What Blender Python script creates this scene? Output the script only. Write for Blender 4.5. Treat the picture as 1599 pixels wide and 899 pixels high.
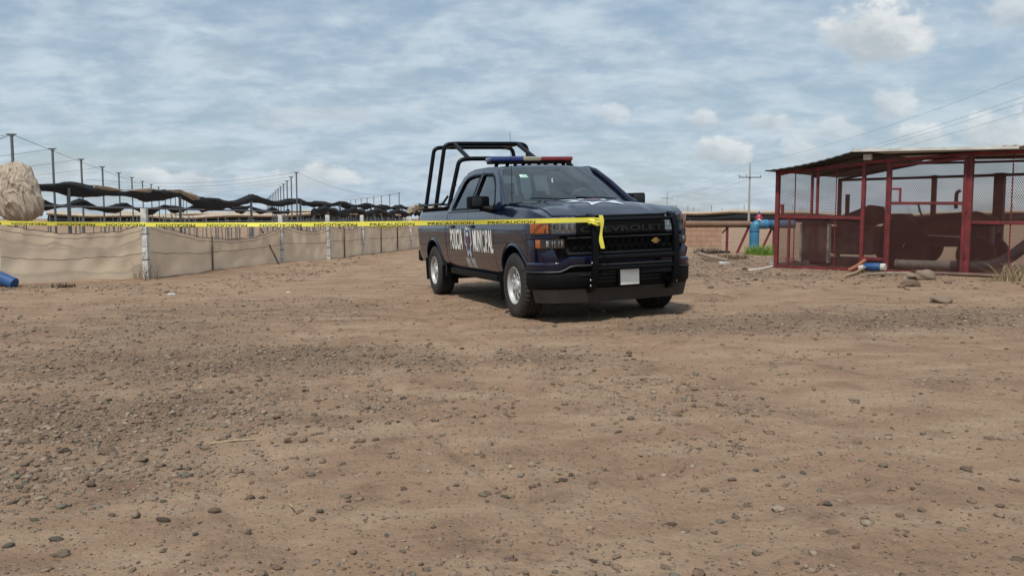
import bpy, bmesh, math, random
import numpy as np
from mathutils import Vector, Matrix
R = math.radians
for o in list(bpy.data.objects): bpy.data.objects.remove(o)
scene = bpy.context.scene
COL = scene.collection
# ------------------------------------------------------------------ camera
CAMH, FPX, HOR = 1.17, 1280.0, 341.0
PITCH = math.atan((449.5 - HOR) / FPX)
cd = bpy.data.cameras.new('camera'); cam = bpy.data.objects.new('camera', cd); COL.objects.link(cam)
cd.sensor_width = 36; cd.lens = FPX / 1599 * 36; cd.clip_start = 0.05; cd.clip_end = 9000
cam.location = (0, 0, CAMH); cam.rotation_euler = (math.pi/2 - PITCH, 0, 0)
scene.camera = cam
scene.view_settings.view_transform = 'Standard'; scene.view_settings.look = 'None'
scene.view_settings.exposure = 0.20; scene.view_settings.gamma = 1.0
# ------------------------------------------------------------------ sun
SUN_EL, SUN_AZ = R(58), R(-160)        # azimuth clockwise from +Y (view direction)
sd = bpy.data.lights.new('sun', 'SUN'); sun = bpy.data.objects.new('sun', sd); COL.objects.link(sun)
sd.energy = 3.0; sd.angle = R(5); sd.color = (1.0, 0.95, 0.88)
sv = Vector((math.sin(SUN_AZ)*math.cos(SUN_EL), math.cos(SUN_AZ)*math.cos(SUN_EL), math.sin(SUN_EL)))
sun.rotation_euler = sv.to_track_quat('Z', 'Y').to_euler(); sun.location = (-20, -20, 40)
# ------------------------------------------------------------------ world
def pixdir(x, y):
    v = Vector(((x-799.5)/FPX, -(y-449.5)/FPX, -1.0))
    v.rotate(cam.rotation_euler); v.normalize(); return v
world = bpy.data.worlds.new('World'); scene.world = world; world.use_nodes = True
W = world.node_tree; W.nodes.clear()
def wn(t, **k):
    n = W.nodes.new(t)
    for a, b in k.items(): setattr(n, a, b)
    return n
def wl(a, b): W.links.new(a, b)
def wmath(op, a, b=None, c=None, clamp=False):
    n = wn('ShaderNodeMath', operation=op, use_clamp=clamp)
    for i, v in enumerate((a, b, c)):
        if v is None: continue
        if isinstance(v, (int, float)): n.inputs[i].default_value = v
        else: wl(v, n.inputs[i])
    return n.outputs[0]
def wsmooth(v, lo, hi):
    n = wn('ShaderNodeMapRange', interpolation_type='SMOOTHSTEP'); wl(v, n.inputs['Value'])
    n.inputs['From Min'].default_value = lo; n.inputs['From Max'].default_value = hi
    return n.outputs['Result']
def wmix(f, a, b):
    n = wn('ShaderNodeMix', data_type='RGBA')
    for s, v in ((n.inputs[0], f), (n.inputs[6], a), (n.inputs[7], b)):
        if isinstance(v, (int, float)): s.default_value = v
        elif isinstance(v, tuple): s.default_value = (*v, 1)
        else: wl(v, s)
    return n.outputs[2]
sky = wn('ShaderNodeTexSky', sky_type='NISHITA', sun_disc=False, sun_elevation=SUN_EL, sun_rotation=SUN_AZ, air_density=1.2, dust_density=1.0, ozone_density=2.0)
tc = wn('ShaderNodeTexCoord'); sep = wn('ShaderNodeSeparateXYZ'); wl(tc.outputs['Generated'], sep.inputs[0])
dx, dy, dz = sep.outputs
hh = wmath('ADD', wmath('MAXIMUM', dz, 0.0), 0.28)
px_, py_ = wmath('DIVIDE', dx, hh), wmath('DIVIDE', dy, hh)
comb = wn('ShaderNodeCombineXYZ'); wl(px_, comb.inputs[0]); wl(py_, comb.inputs[1])
def wnoise(vec, scale, detail=4, rough=.55, stretch=(1, 1, 1), off=(0, 0, 0), rot=0.0, dist=0.0):
    m = wn('ShaderNodeMapping'); wl(vec, m.inputs[0]); m.inputs['Scale'].default_value = stretch
    m.inputs['Location'].default_value = off; m.inputs['Rotation'].default_value = (0, 0, rot)
    n = wn('ShaderNodeTexNoise'); wl(m.outputs[0], n.inputs['Vector'])
    n.inputs['Scale'].default_value = scale; n.inputs['Detail'].default_value = detail
    n.inputs['Roughness'].default_value = rough; n.inputs['Distortion'].default_value = dist
    return n.outputs['Fac']
P3 = comb.outputs[0]
n_rip = wnoise(P3, 5.0, 5, .52, (1.0, 1.35, 1), (3, 1, 0), R(-14), .35)     # rippled high layer
n_big = wnoise(P3, .8, 3, .5, (1, 1.4, 1), (7.3, 2.2, 0))
n_fin = wnoise(P3, 17.0, 5, .55, (1, 1.3, 1), (1, 4, 0), R(-14))
lay = wmath('ADD', wmath('ADD', wmath('MULTIPLY', n_rip, .50), wmath('MULTIPLY', n_big, .75)), wmath('MULTIPLY', n_fin, .16))
cover = wsmooth(lay, .46, .80)
sideclear = wmath('MULTIPLY', dx, .42)                                   # a little thinner away to the right
cover = wmath('MULTIPLY', cover, wmath('SUBTRACT', 1.0, wsmooth(sideclear, .02, .42)), clamp=True)
cover = wmath('ADD', wmath('MULTIPLY', cover, .46), .52)
lum = wmath('ADD', wmath('MULTIPLY', n_rip, .60), wmath('MULTIPLY', n_fin, .26))
CL = 1.0
skyc = wn('ShaderNodeVectorMath', operation='SCALE'); wl(sky.outputs[0], skyc.inputs[0]); skyc.inputs['Scale'].default_value = 1.0
cl_hi = wmix(wsmooth(lum, .28, .58), (3.75, 4.85, 6.0), (5.7, 6.7, 7.5))
base = wmix(cover, skyc.outputs[0], cl_hi)
# low cumulus: world directions, lumpy outlines
az = wmath('ARCTAN2', dx, dy); el = wmath('ARCSINE', dz)
c2 = wn('ShaderNodeCombineXYZ'); wl(az, c2.inputs[0]); wl(el, c2.inputs[1])
puff_n = wnoise(c2.outputs[0], 26, 5, .55, (1, 1.35, 1))
puff_b = wnoise(c2.outputs[0], 9, 4, .5, (1, 2.6, 1), (2.1, .4, 0))
PUFF = [(1378, 48, 74, 48, .95), (1392, 162, 32, 22, .6), (1130, 232, 52, 22, .8), (1098, 190, 34, 18, .6), (1200, 190, 34, 16, .55), (957, 178, 26, 14, .45),
        (1440, 215, 44, 22, .6), (1560, 205, 55, 32, .7), (1300, 205, 40, 20, .45), (1598, 20, 45, 30, .6), (500, 275, 60, 24, .7), (232, 277, 26, 15, .6),
        (312, 282, 34, 16, .7), (410, 285, 40, 14, .45), (730, 262, 60, 24, .35), (1270, 240, 60, 18, .5), (60, 285, 45, 16, .4)]
DARKP = [(365, 92, 44, 20, .55), (540, 180, 46, 15, .5), (868, 140, 44, 22, .55), (50, 180, 60, 16, .4), (1075, 150, 40, 18, .35), (640, 118, 40, 14, .3)]
def puffmask(lst):
    out = None; sh = None
    for (x, y, rx, ry, a) in lst:
        d = pixdir(x, y); ca, ce = math.atan2(d.x, d.y), math.asin(d.z)
        ux = wmath('DIVIDE', wmath('SUBTRACT', az, ca), rx/FPX); uy = wmath('DIVIDE', wmath('SUBTRACT', el, ce), ry/FPX)
        rr = wmath('SQRT', wmath('ADD', wmath('MULTIPLY', ux, ux), wmath('MULTIPLY', uy, uy)))
        v = wmath('ADD', wmath('SUBTRACT', 1.25, rr), wmath('MULTIPLY', wmath('SUBTRACT', puff_n, .5), 2.6))
        m = wmath('MULTIPLY', wsmooth(v, .10, .75), a)
        s = wmath('MULTIPLY', m, wmath('ADD', wmath('MULTIPLY', uy, .5), wmath('MULTIPLY', ux, .22)))
        out = m if out is None else wmath('MAXIMUM', out, m)
        sh = s if sh is None else wmath('ADD', sh, s)
    return out, sh
pm, ps = puffmask(PUFF)
gen = wmath('MULTIPLY', wsmooth(puff_b, .56, .70), wmath('MULTIPLY', wsmooth(el, .01, .05), wmath('SUBTRACT', 1.0, wsmooth(el, .09, .2))))
inview = wmath('MULTIPLY', gen, .45)
dm, _ = puffmask(DARKP)
base = wmix(wmath('MULTIPLY', dm, .55), base, (3.4, 4.15, 4.85))
shade = wsmooth(wmath('ADD', ps, wmath('MULTIPLY', wmath('SUBTRACT', puff_n, .5), 1.2)), -.35, .45)
base = wmix(wmath('MAXIMUM', pm, inview), base, wmix(shade, (4.6, 5.15, 5.6), (8.2, 8.5, 8.5)))
bg = wn('ShaderNodeBackground'); wl(base, bg.inputs[0]); bg.inputs['Strength'].default_value = 0.088
wo = wn('ShaderNodeOutputWorld'); wl(bg.outputs[0], wo.inputs[0])

# ================================================================== helpers
rng = np.random.default_rng(7); random.seed(7)
def nt(m): m.use_nodes = True; return m.node_tree
MATS = {}
def mat(name, col, rough=.7, metal=0.0, var=.25, vscale=6.0, bump=0.0, bscale=30.0, coat=0.0, col2=None, spec=.5):
    """Principled with noise variation in colour, roughness and relief."""
    if name in MATS: return MATS[name]
    m = bpy.data.materials.new(name); t = nt(m); b = t.nodes['Principled BSDF']
    tcn = t.nodes.new('ShaderNodeTexCoord')
    n = t.nodes.new('ShaderNodeTexNoise'); n.inputs['Scale'].default_value = vscale; n.inputs['Detail'].default_value = 6
    t.links.new(tcn.outputs['Object'], n.inputs['Vector'])
    c2_ = col2 if col2 else tuple(c*(1-var) for c in col)
    mr = t.nodes.new('ShaderNodeMapRange'); mr.inputs['From Min'].default_value = .35; mr.inputs['From Max'].default_value = .65
    t.links.new(n.outputs['Fac'], mr.inputs['Value'])
    mx = t.nodes.new('ShaderNodeMix'); mx.data_type = 'RGBA'
    mx.inputs[6].default_value = (*col, 1); mx.inputs[7].default_value = (*c2_, 1)
    t.links.new(mr.outputs[0], mx.inputs[0]); t.links.new(mx.outputs[2], b.inputs['Base Color'])
    b.inputs['Roughness'].default_value = rough; b.inputs['Metallic'].default_value = metal
    b.inputs['Specular IOR Level'].default_value = spec
    if coat: b.inputs['Coat Weight'].default_value = coat; b.inputs['Coat Roughness'].default_value = .06
    if bump:
        bn = t.nodes.new('ShaderNodeTexNoise'); bn.inputs['Scale'].default_value = bscale; bn.inputs['Detail'].default_value = 5
        t.links.new(tcn.outputs['Object'], bn.inputs['Vector'])
        bp = t.nodes.new('ShaderNodeBump'); bp.inputs['Strength'].default_value = bump; bp.inputs['Distance'].default_value = .02
        t.links.new(bn.outputs['Fac'], bp.inputs['Height']); t.links.new(bp.outputs[0], b.inputs['Normal'])
    MATS[name] = m; return m
def tag(o, label=None, cat=None, group=None, kind=None):
    if label: o['label'] = label
    if cat: o['category'] = cat
    if group: o['group'] = group
    if kind: o['kind'] = kind
    return o
def empty(name, loc=(0, 0, 0), rz=0.0):
    o = bpy.data.objects.new(name, None); COL.objects.link(o); o.location = loc; o.rotation_euler = (0, 0, rz)
    o.empty_display_size = .1; return o
def link(name, me, m=None, parent=None, smooth=None):
    if m is not None:
        for mm in (m if isinstance(m, (list, tuple)) else [m]): me.materials.append(mm)
    if smooth is not None:
        for p in me.polygons: p.use_smooth = True
        me.set_sharp_from_angle(angle=R(smooth))
    o = bpy.data.objects.new(name, me); COL.objects.link(o)
    if parent is not None: o.parent = parent
    return o
def mesh(name, v, f, m=None, parent=None, smooth=None):
    me = bpy.data.meshes.new(name); me.from_pydata([tuple(map(float, p)) for p in v], [], [tuple(map(int, q)) for q in f]); me.validate(); me.update()
    return link(name, me, m, parent, smooth)
class MB:
    """collects vertices and faces of one piece"""
    def __init__(s): s.v = []; s.f = []
    def add(s, v, f):
        k = len(s.v); s.v += [tuple(p) for p in v]; s.f += [tuple(i+k for i in q) for q in f]; return s
    def box(s, c, d, rot=None):
        v = [Vector((x*d[0]/2, y*d[1]/2, z*d[2]/2)) for x in (-1, 1) for y in (-1, 1) for z in (-1, 1)]
        if rot is not None: v = [rot @ p for p in v]
        return s.add([p+Vector(c) for p in v], [(0, 1, 3, 2), (4, 6, 7, 5), (0, 4, 5, 1), (2, 3, 7, 6), (0, 2, 6, 4), (1, 5, 7, 3)])
    def bar(s, a, b, w, h, up=(0, 0, 1)):
        a, b = Vector(a), Vector(b); d = (b-a).normalized(); u = Vector(up)
        x = d.cross(u)
        if x.length < 1e-4: x = d.cross(Vector((0, 1, 0)))
        x.normalize(); u = x.cross(d)
        q = [(-w/2, -h/2), (w/2, -h/2), (w/2, h/2), (-w/2, h/2)]
        v = [p + x*i + u*j for p in (a, b) for i, j in q]
        return s.add(v, [(3, 2, 1, 0), (4, 5, 6, 7)] + [(k, (k+1) % 4, (k+1) % 4+4, k+4) for k in range(4)])
    def tube(s, pts, r, n=10, cap=True):
        pts = [Vector(p) for p in pts]; N = len(pts); rs = r if isinstance(r, (list, tuple)) else [r]*N
        k0 = len(s.v); t0 = (pts[1]-pts[0]).normalized()
        x = t0.cross(Vector((0, 0, 1)))
        if x.length < 1e-3: x = t0.cross(Vector((0, 1, 0)))
        x.normalize()
        for i, p in enumerate(pts):
            t = (pts[min(i+1, N-1)]-pts[max(i-1, 0)]).normalized()
            x = (x - t*x.dot(t)).normalized(); y = t.cross(x)
            for j in range(n):
                a = 2*math.pi*j/n; s.v.append(tuple(p + (x*math.cos(a)+y*math.sin(a))*rs[i]))
        for i in range(N-1):
            for j in range(n):
                a, b = k0+i*n+j, k0+i*n+(j+1) % n
                s.f.append((a, b, b+n, a+n))
        if cap:
            s.f.append(tuple(k0+j for j in reversed(range(n)))); s.f.append(tuple(k0+(N-1)*n+j for j in range(n)))
        return s
    def lathe(s, prof, n=48, axis='y', c=(0, 0, 0), mod=None):
        """prof: list of (radius, along-axis)"""
        k0 = len(s.v); M = len(prof)
        for i, (r, h) in enumerate(prof):
            for j in range(n):
                a = 2*math.pi*j/n; rr = r + (mod(i, j) if mod else 0)
                p = (rr*math.cos(a), h, rr*math.sin(a)) if axis == 'y' else (rr*math.cos(a), rr*math.sin(a), h)
                s.v.append((p[0]+c[0], p[1]+c[1], p[2]+c[2]))
        for i in range(M-1):
            for j in range(n):
                a, b = k0+i*n+j, k0+i*n+(j+1) % n; s.f.append((a, b, b+n, a+n))
        return s
    def build(s, name, m=None, parent=None, smooth=None, bevel=0.0):
        o = mesh(name, s.v, s.f, m, parent)
        bm = bmesh.new(); bm.from_mesh(o.data)
        bmesh.ops.recalc_face_normals(bm, faces=bm.faces)
        if bevel:
            es = [e for e in bm.edges if len(e.link_faces) == 2 and e.calc_face_angle(0) > R(35)]
            bmesh.ops.bevel(bm, geom=es, offset=bevel, segments=2, affect='EDGES', profile=.6, clamp_overlap=True)
        bm.to_mesh(o.data); bm.free()
        if smooth is not None:
            for p in o.data.polygons: p.use_smooth = True
            o.data.set_sharp_from_angle(angle=R(smooth))
        return o
def round_path(pts, r, k=6):
    pts = [Vector(p) for p in pts]; out = [pts[0]]
    for i in range(1, len(pts)-1):
        a, p, b = pts[i-1], pts[i], pts[i+1]
        da, db = (a-p), (b-p); rr = min(r, da.length*.49, db.length*.49)
        A, B = p+da.normalized()*rr, p+db.normalized()*rr
        for j in range(k+1):
            t = j/k; out.append(A*(1-t)**2 + p*2*t*(1-t) + B*t*t)
    out.append(pts[-1]); return out
def copy_tree(o, parent=None):
    c = o.copy(); COL.objects.link(c); c.parent = parent
    for ch in list(o.children): copy_tree(ch, c)
    return c
def text_mesh(body, extrude=.002, bold=.022):
    cu = bpy.data.curves.new('txt', 'FONT'); cu.body = body; cu.extrude = extrude; cu.resolution_u = 3
    cu.offset = bold; cu.align_x = 'CENTER'; cu.align_y = 'CENTER'
    o = bpy.data.objects.new('txt', cu); COL.objects.link(o); bpy.context.view_layer.update()
    me = bpy.data.meshes.new_from_object(o.evaluated_get(bpy.context.evaluated_depsgraph_get()))
    bpy.data.objects.remove(o); bpy.data.curves.remove(cu); me.materials.clear()
    co = np.array([v.co[:] for v in me.vertices])
    lo, hi = co.min(0), co.max(0)
    for v in me.vertices:      # normalise to a 1 x 1 box
        v.co.x = (v.co.x-lo[0])/(hi[0]-lo[0])-.5; v.co.y = (v.co.y-lo[1])/(hi[1]-lo[1])-.5
    return me
# ---- lattice noise for terrain
_lat = rng.random((256, 256))
def vnoise(x, y):
    xi, yi = np.floor(x).astype(int), np.floor(y).astype(int); fx, fy = x-xi, y-yi
    fx, fy = fx*fx*(3-2*fx), fy*fy*(3-2*fy)
    L = lambda a, b: _lat[a % 256, b % 256]
    return (L(xi, yi)*(1-fx)+L(xi+1, yi)*fx)*(1-fy) + (L(xi, yi+1)*(1-fx)+L(xi+1, yi+1)*fx)*fy
def fbm(x, y, o=4, g=.5):
    s = 0; a = 1; t = 0
    for k in range(o): s = s + a*vnoise(x*2**k+17.3*k, y*2**k+5.1*k); t += a; a *= g
    return s/t
def sstep(a, b, x): t = np.clip((x-a)/(b-a), 0, 1); return t*t*(3-2*t)
# ================================================================== terrain
PATCH = [(-2.6, 5.2, 1.5, .75, 1.0), (-3.6, 6.9, 2.2, .8, .8), (-.1, 6.95, .75, .42, 1.0), (-1.9, 7.4, 1.2, .6, .7), (3.3, 8.7, 2.4, .7, 1.1), (5.6, 9.6, 2.2, .7, .8), (-5.5, 9.2, 3, 1.2, .6), (-3.2, 11.5, 2.5, 1.5, .55), (-2.3, 3.9, .8, .4, .6), (1.4, 8.3, 1.0, .35, .6), (5.0, 20.5, 2.0, 3.0, .8), (4.4, 15.5, 2.5, 1.5, .5), (-8.6, 15.2, 1.8, .7, .7), (-6.6, 18.6, .8, 2.2, .6)]
def tracks(x, y):      # two compacted wheel tracks leading up the yard
    xc = 1.25-.16*(y-2.5)+.25*np.sin(y*.45); return (np.exp(-((x-xc-.82)/.27)**2)+np.exp(-((x-xc+.82)/.27)**2))*sstep(17, 12, y)
def gravel_density(x, y):
    d = .26*sstep(.54, .72, fbm(x*.55+40, y*.9+11, 4))
    for (cx, cy, rx, ry, a) in PATCH: d = d + a*np.exp(-(((x-cx)/rx)**2+((y-cy)/ry)**2))*(.35+1.1*fbm(x*2.2+3, y*2.6+9, 3))
    return np.clip(d*(.25+.75*sstep(2.6, 4.2, y))*(1-.8*tracks(x, y)), 0, 1.2)
FENCE = [(-12.2, 13.6), (-9.43, 15.1), (-7.42, 16.67), (-6.3, 22.5), (-5.4, 24.2), (-4.92, 27.1), (-4.04, 32.65), (-3.2, 38.5)]
def seg_dist(x, y, pts):
    d = np.full(np.shape(x), 1e9)
    for (a, b), (c, e) in zip(pts[:-1], pts[1:]):
        t = np.clip(((x-a)*(c-a)+(y-b)*(e-b))/((c-a)**2+(e-b)**2), 0, 1)
        d = np.minimum(d, np.hypot(x-a-t*(c-a), y-b-t*(e-b)))
    return d
def ground_base(x, y):
    x = np.asarray(x, float); y = np.asarray(y, float)
    z = .08*np.tanh(.44*(x-.33))
    near = sstep(90, 25, np.hypot(x, y))
    z = z + near*.05*(fbm(x*.22+5, y*.22+8, 3)-.5)*sstep(3.2, 6, np.hypot(x-.5, y-11.6))
    df = seg_dist(x, y, FENCE)
    z = z + .06*np.exp(-(df/.35)**2)*(.3+1.1*fbm(x*1.3, y*1.3, 3))*near          # soil heaped along the fence
    z = z + .10*np.exp(-(((x-6.3)/1.3)**2+((y-21.5)/1.3)**2))*(.4+fbm(x*2, y*2, 3))  # heap by the pipes
    z = z + .05*sstep(50, 90, np.hypot(x, y))*0
    far = sstep(30, 45, y)*sstep(-3, -9, x+.0)*sstep(400, 120, y)
    z = z + far*.10*np.sin((x+.324*y)*2*math.pi/1.6)                                # furrows of the field
    return z
def ground_fine(x, y, spacing=None):
    z = ground_base(x, y)
    amp = sstep(45, 14, np.hypot(x, y))
    g = gravel_density(x, y)
    z = z + amp*(.018*(fbm(x*1.7+2, y*1.7+3, 3)-.5) + .016*(fbm(x*7, y*7, 3)-.5) + (.014+.016*g)*(fbm(x*24, y*24, 2)-.5))
    ru = fbm(x*.8+y*.35+9, y*.12-x*.05+4, 2)
    z = z-.018*amp*tracks(x, y)
    return z + amp*-.02*np.exp(-((ru-.5)/.03)**2)
def gz(x, y): return float(ground_fine(np.array([x]), np.array([y]))[0])
def grade(edges):
    """edges: list of (start, end, first step, last step) -> coordinates"""
    out = []
    for a, b, s0, s1 in edges:
        L = abs(b-a); n = max(2, int(round(L/((s1-s0)/math.log(s1/s0) if abs(s1-s0) > 1e-9 else s0))))
        q = (s1/s0)**(1/max(1, n-1)); st = np.array([q**i for i in range(n)]); st = st/st.sum()*(b-a)
        c = a+np.concatenate([[0], np.cumsum(st)]); out.append(c[:-1])
    return np.concatenate(out+[[edges[-1][1]]])
xs = grade([(-6000, -40, 1500, 6), (-40, -12, 6, .16), (-12, -2.5, .16, .022), (-2.5, 2.5, .022, .022), (2.5, 12, .022, .16), (12, 40, .16, 6), (40, 6000, 6, 1500)])
ys = grade([(-3000, -30, 1500, 6), (-30, 1.6, 6, .02), (1.6, 7, .02, .035), (7, 26, .035, .30), (26, 120, .30, 1.2), (120, 8000, 1.2, 2000)])
GX, GY = np.meshgrid(xs, ys); GZ = ground_fine(GX, GY)
nx, ny = len(xs), len(ys)
gv = np.stack([GX.ravel(), GY.ravel(), GZ.ravel()], 1)
ii = (np.arange(ny-1)[:, None]*nx+np.arange(nx-1)[None, :]).ravel()
gf = np.stack([ii, ii+1, ii+nx+1, ii+nx], 1)
def np_mesh(name, v, f):
    me = bpy.data.meshes.new(name); k = f.shape[1]
    me.vertices.add(len(v)); me.vertices.foreach_set('co', v.astype(np.float32).ravel())
    me.loops.add(f.size); me.loops.foreach_set('vertex_index', f.astype(np.int32).ravel())
    me.polygons.add(len(f)); me.polygons.foreach_set('loop_start', np.arange(0, f.size, k, dtype=np.int32)); me.polygons.foreach_set('loop_total', np.full(len(f), k, np.int32))
    me.polygons.foreach_set('use_smooth', np.ones(len(f), bool)); me.update(calc_edges=True); me.validate(); return me
gme = np_mesh('ground', gv, gf)
at = gme.attributes.new('gravel', 'FLOAT', 'POINT'); at.data.foreach_set('value', gravel_density(GX.ravel(), GY.ravel()).astype(np.float32))
def ground_material():
    m = bpy.data.materials.new('dirt'); t = nt(m); b = t.nodes['Principled BSDF']; N = t.nodes.new; L = t.links.new
    tcn = N('ShaderNodeTexCoord'); geo = N('ShaderNodeNewGeometry')
    def noise(sc, det=6, st=(1, 1, 1), rough=.6):
        mp = N('ShaderNodeMapping'); mp.inputs['Scale'].default_value = st; L(geo.outputs['Position'], mp.inputs[0])
        n = N('ShaderNodeTexNoise'); n.inputs['Scale'].default_value = sc; n.inputs['Detail'].default_value = det; n.inputs['Roughness'].default_value = rough
        L(mp.outputs[0], n.inputs['Vector']); return n.outputs['Fac']
    def mr(v, a, b_, c=0., d=1.):
        n = N('ShaderNodeMapRange'); L(v, n.inputs['Value']); n.inputs['From Min'].default_value = a; n.inputs['From Max'].default_value = b_
        n.inputs['To Min'].default_value = c; n.inputs['To Max'].default_value = d; return n.outputs[0]
    def mix(f, a, b_, bl='MIX'):
        n = N('ShaderNodeMix'); n.data_type = 'RGBA'; n.blend_type = bl
        for s, v in ((n.inputs[0], f), (n.inputs[6], a), (n.inputs[7], b_)):
            if isinstance(v, tuple): s.default_value = (*v, 1)
            elif isinstance(v, float): s.default_value = v
            else: L(v, s)
        return n.outputs[2]
    def mul(a, b_, op='MULTIPLY'):
        n = N('ShaderNodeMath'); n.operation = op
        for s, v in ((n.inputs[0], a), (n.inputs[1], b_)):
            if isinstance(v, float): s.default_value = v
            else: L(v, s)
        return n.outputs[0]
    ga = N('ShaderNodeAttribute'); ga.attribute_name = 'gravel'
    big = noise(.35, 5); mid = noise(2.3, 6); fine = noise(38, 6, rough=.7); streak = noise(1.1, 5, (1, 2.6, 1))
    c = mix(mr(big, .35, .65), (.355, .240, .158), (.285, .183, .118))
    c = mix(mr(streak, .42, .68), c, (.405, .288, .195))
    c = mix(mr(mid, .52, .72), c, (.225, .143, .095))
    c = mix(mr(ga.outputs['Fac'], .15, 1.0, 0., .65), c, (.165, .118, .082))
    c = mix(mr(fine, .30, .70, 0., .55), c, mix(.5, c, (.10, .068, .048)))
    vor = N('ShaderNodeTexVoronoi'); vor.inputs['Scale'].default_value = 46; L(geo.outputs['Position'], vor.inputs['Vector'])
    grit = mr(vor.outputs['Distance'], .12, .30, 1., 0.)
    sel = N('ShaderNodeSeparateColor'); L(vor.outputs['Color'], sel.inputs[0])
    gsel = mul(grit, mr(sel.outputs[0], .62, .7))
    c = mix(mul(gsel, .8), c, mix(sel.outputs[1], (.13, .10, .08), (.36, .29, .22)))
    L(c, b.inputs['Base Color']); b.inputs['Roughness'].default_value = .95; b.inputs['Specular IOR Level'].default_value = .15
    hgt = mul(mul(fine, .55), mul(noise(130, 4), .25), 'ADD'); hgt = mul(hgt, mul(gsel, .5), 'ADD'); hgt = mul(hgt, mul(noise(14, 5), .8), 'ADD')
    bp = N('ShaderNodeBump'); bp.inputs['Strength'].default_value = 1.0; bp.inputs['Distance'].default_value = .03
    L(hgt, bp.inputs['Height']); L(bp.outputs[0], b.inputs['Normal'])
    return m
ground = link('ground', gme, ground_material()); ground['kind'] = 'structure'

# ---- stones
def stone_mats():
    out = []
    for i, (c, c2_) in enumerate([((.27, .20, .145), (.17, .125, .09)), ((.16, .12, .09), (.10, .075, .058)), ((.34, .27, .20), (.22, .165, .12)), ((.18, .17, .135), (.13, .11, .085)), ((.21, .145, .105), (.14, .095, .07))]):
        out.append(mat('stone_%d' % i, c, 0.92, 0, .3, 18, .7, 70, col2=c2_, spec=.12))
    return out
SM = stone_mats()
def ico(sub):
    bm = bmesh.new(); bmesh.ops.create_icosphere(bm, subdivisions=sub, radius=1); bm.verts.ensure_lookup_table()
    v = np.array([q.co[:] for q in bm.verts]); f = np.array([[q.index for q in p.verts] for p in bm.faces]); bm.free(); return v, f
I1, I2, I3 = ico(1), ico(2), ico(3)
def scatter(n, y0, y1, rmed, sig, rmax, base, seed, power=1.0, clus=.85, box=None):
    g = np.random.default_rng(seed); out = []
    while len(out) < n:
        u = g.random(6*n); yy = (y0**(1-power)+u*(y1**(1-power)-y0**(1-power)))**(1/(1-power)) if abs(power-1) > 1e-6 else y0*(y1/y0)**u
        xx = (g.random(6*n)*2-1)*(.74*yy+1.2)
        if box: xx = box[0]+g.random(6*n)*(box[1]-box[0]); yy = box[2]+g.random(6*n)*(box[3]-box[2])
        keep = g.random(6*n) < np.clip((1-clus)+clus*gravel_density(xx, yy), 0, 1)
        keep &= (seg_dist(xx, yy, FENCE) > .25) & ~((xx < -4) & (yy > 16.5+(xx+7.4)*-1.2) & (xx < -6))
        out = list(zip(xx[keep], yy[keep]))
    p = np.array(out[:n]); r = np.minimum(rmed*np.exp(sig*g.standard_normal(n)), rmax)
    V, F = base; nv = len(V)
    lump = 1+.22*g.standard_normal((n, nv)).clip(-1.5, 1.5)*(.6 if nv > 12 else 1)
    sc = np.stack([np.ones(n), .55+.45*g.random(n), .30+.32*g.random(n)], 1)
    a = g.random(n)*6.283; ca, sa = np.cos(a), np.sin(a)
    q = V[None]*lump[..., None]*sc[:, None]*r[:, None, None]
    X = q[..., 0]*ca[:, None]-q[..., 1]*sa[:, None]+p[:, 0:1]; Y = q[..., 0]*sa[:, None]+q[..., 1]*ca[:, None]+p[:, 1:2]
    Z = q[..., 2]+(ground_fine(p[:, 0], p[:, 1])+r*sc[:, 2]*(-.12+.55*g.random(n)))[:, None]
    v = np.stack([X, Y, Z], -1).reshape(-1, 3); f = (F[None]+(np.arange(n)*nv)[:, None, None]).reshape(-1, 3)
    me = np_mesh('gravel', v, f)
    for m_ in SM: me.materials.append(m_)
    mi = np.repeat(g.choice(5, n, p=[.40, .13, .25, .08, .14]), len(F)).astype(np.int32); me.polygons.foreach_set('material_index', mi)
    return me
for args, lab in (((15000, 2.0, 12, .0058, .42, .015, I1, 1, 1.5, .88), 'fine grit strewn over the tan dirt'), ((20000, 2.4, 26, .0122, .42, .030, I1, 2, 1.0, .985), 'small pebbles scattered in patches over the dirt'), ((750, 2.8, 24, .018, .32, .032, I2, 3, .9, .93), 'rounded grey and brown pebbles on the dirt'),
                  ((2600, 1, 2, .022, .5, .07, I1, 4, 1.0, .75, (2.2, 9.5, 12.5, 25)), 'clods of dark broken soil around the pipes and the cage'), ((900, 1, 2, .022, .5, .06, I1, 5, 1.0, .5, (-10.5, -4.2, 13.2, 27)), 'clods of soil along the foot of the cloth fence')):
    tag(link('gravel', scatter(*args)), lab, 'gravel', kind='stuff')
def stone_mesh(seed, flat=.6, n=I3):
    g = np.random.default_rng(seed); V, F = n; d = np.zeros(len(V))
    for k in range(5):
        w = g.standard_normal(3)*(1.2+k*.8); d += np.sin(V@w*1.3+g.random()*6)*(.19/(1+k*.4))
    v = V*(1+d)[:, None]*np.array([1, .72, flat]); return np_mesh('stone', v, F)
stones = []
protos = [stone_mesh(100+i, .45+.05*(i % 4)) for i in range(8)]
g = np.random.default_rng(55)
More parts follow.
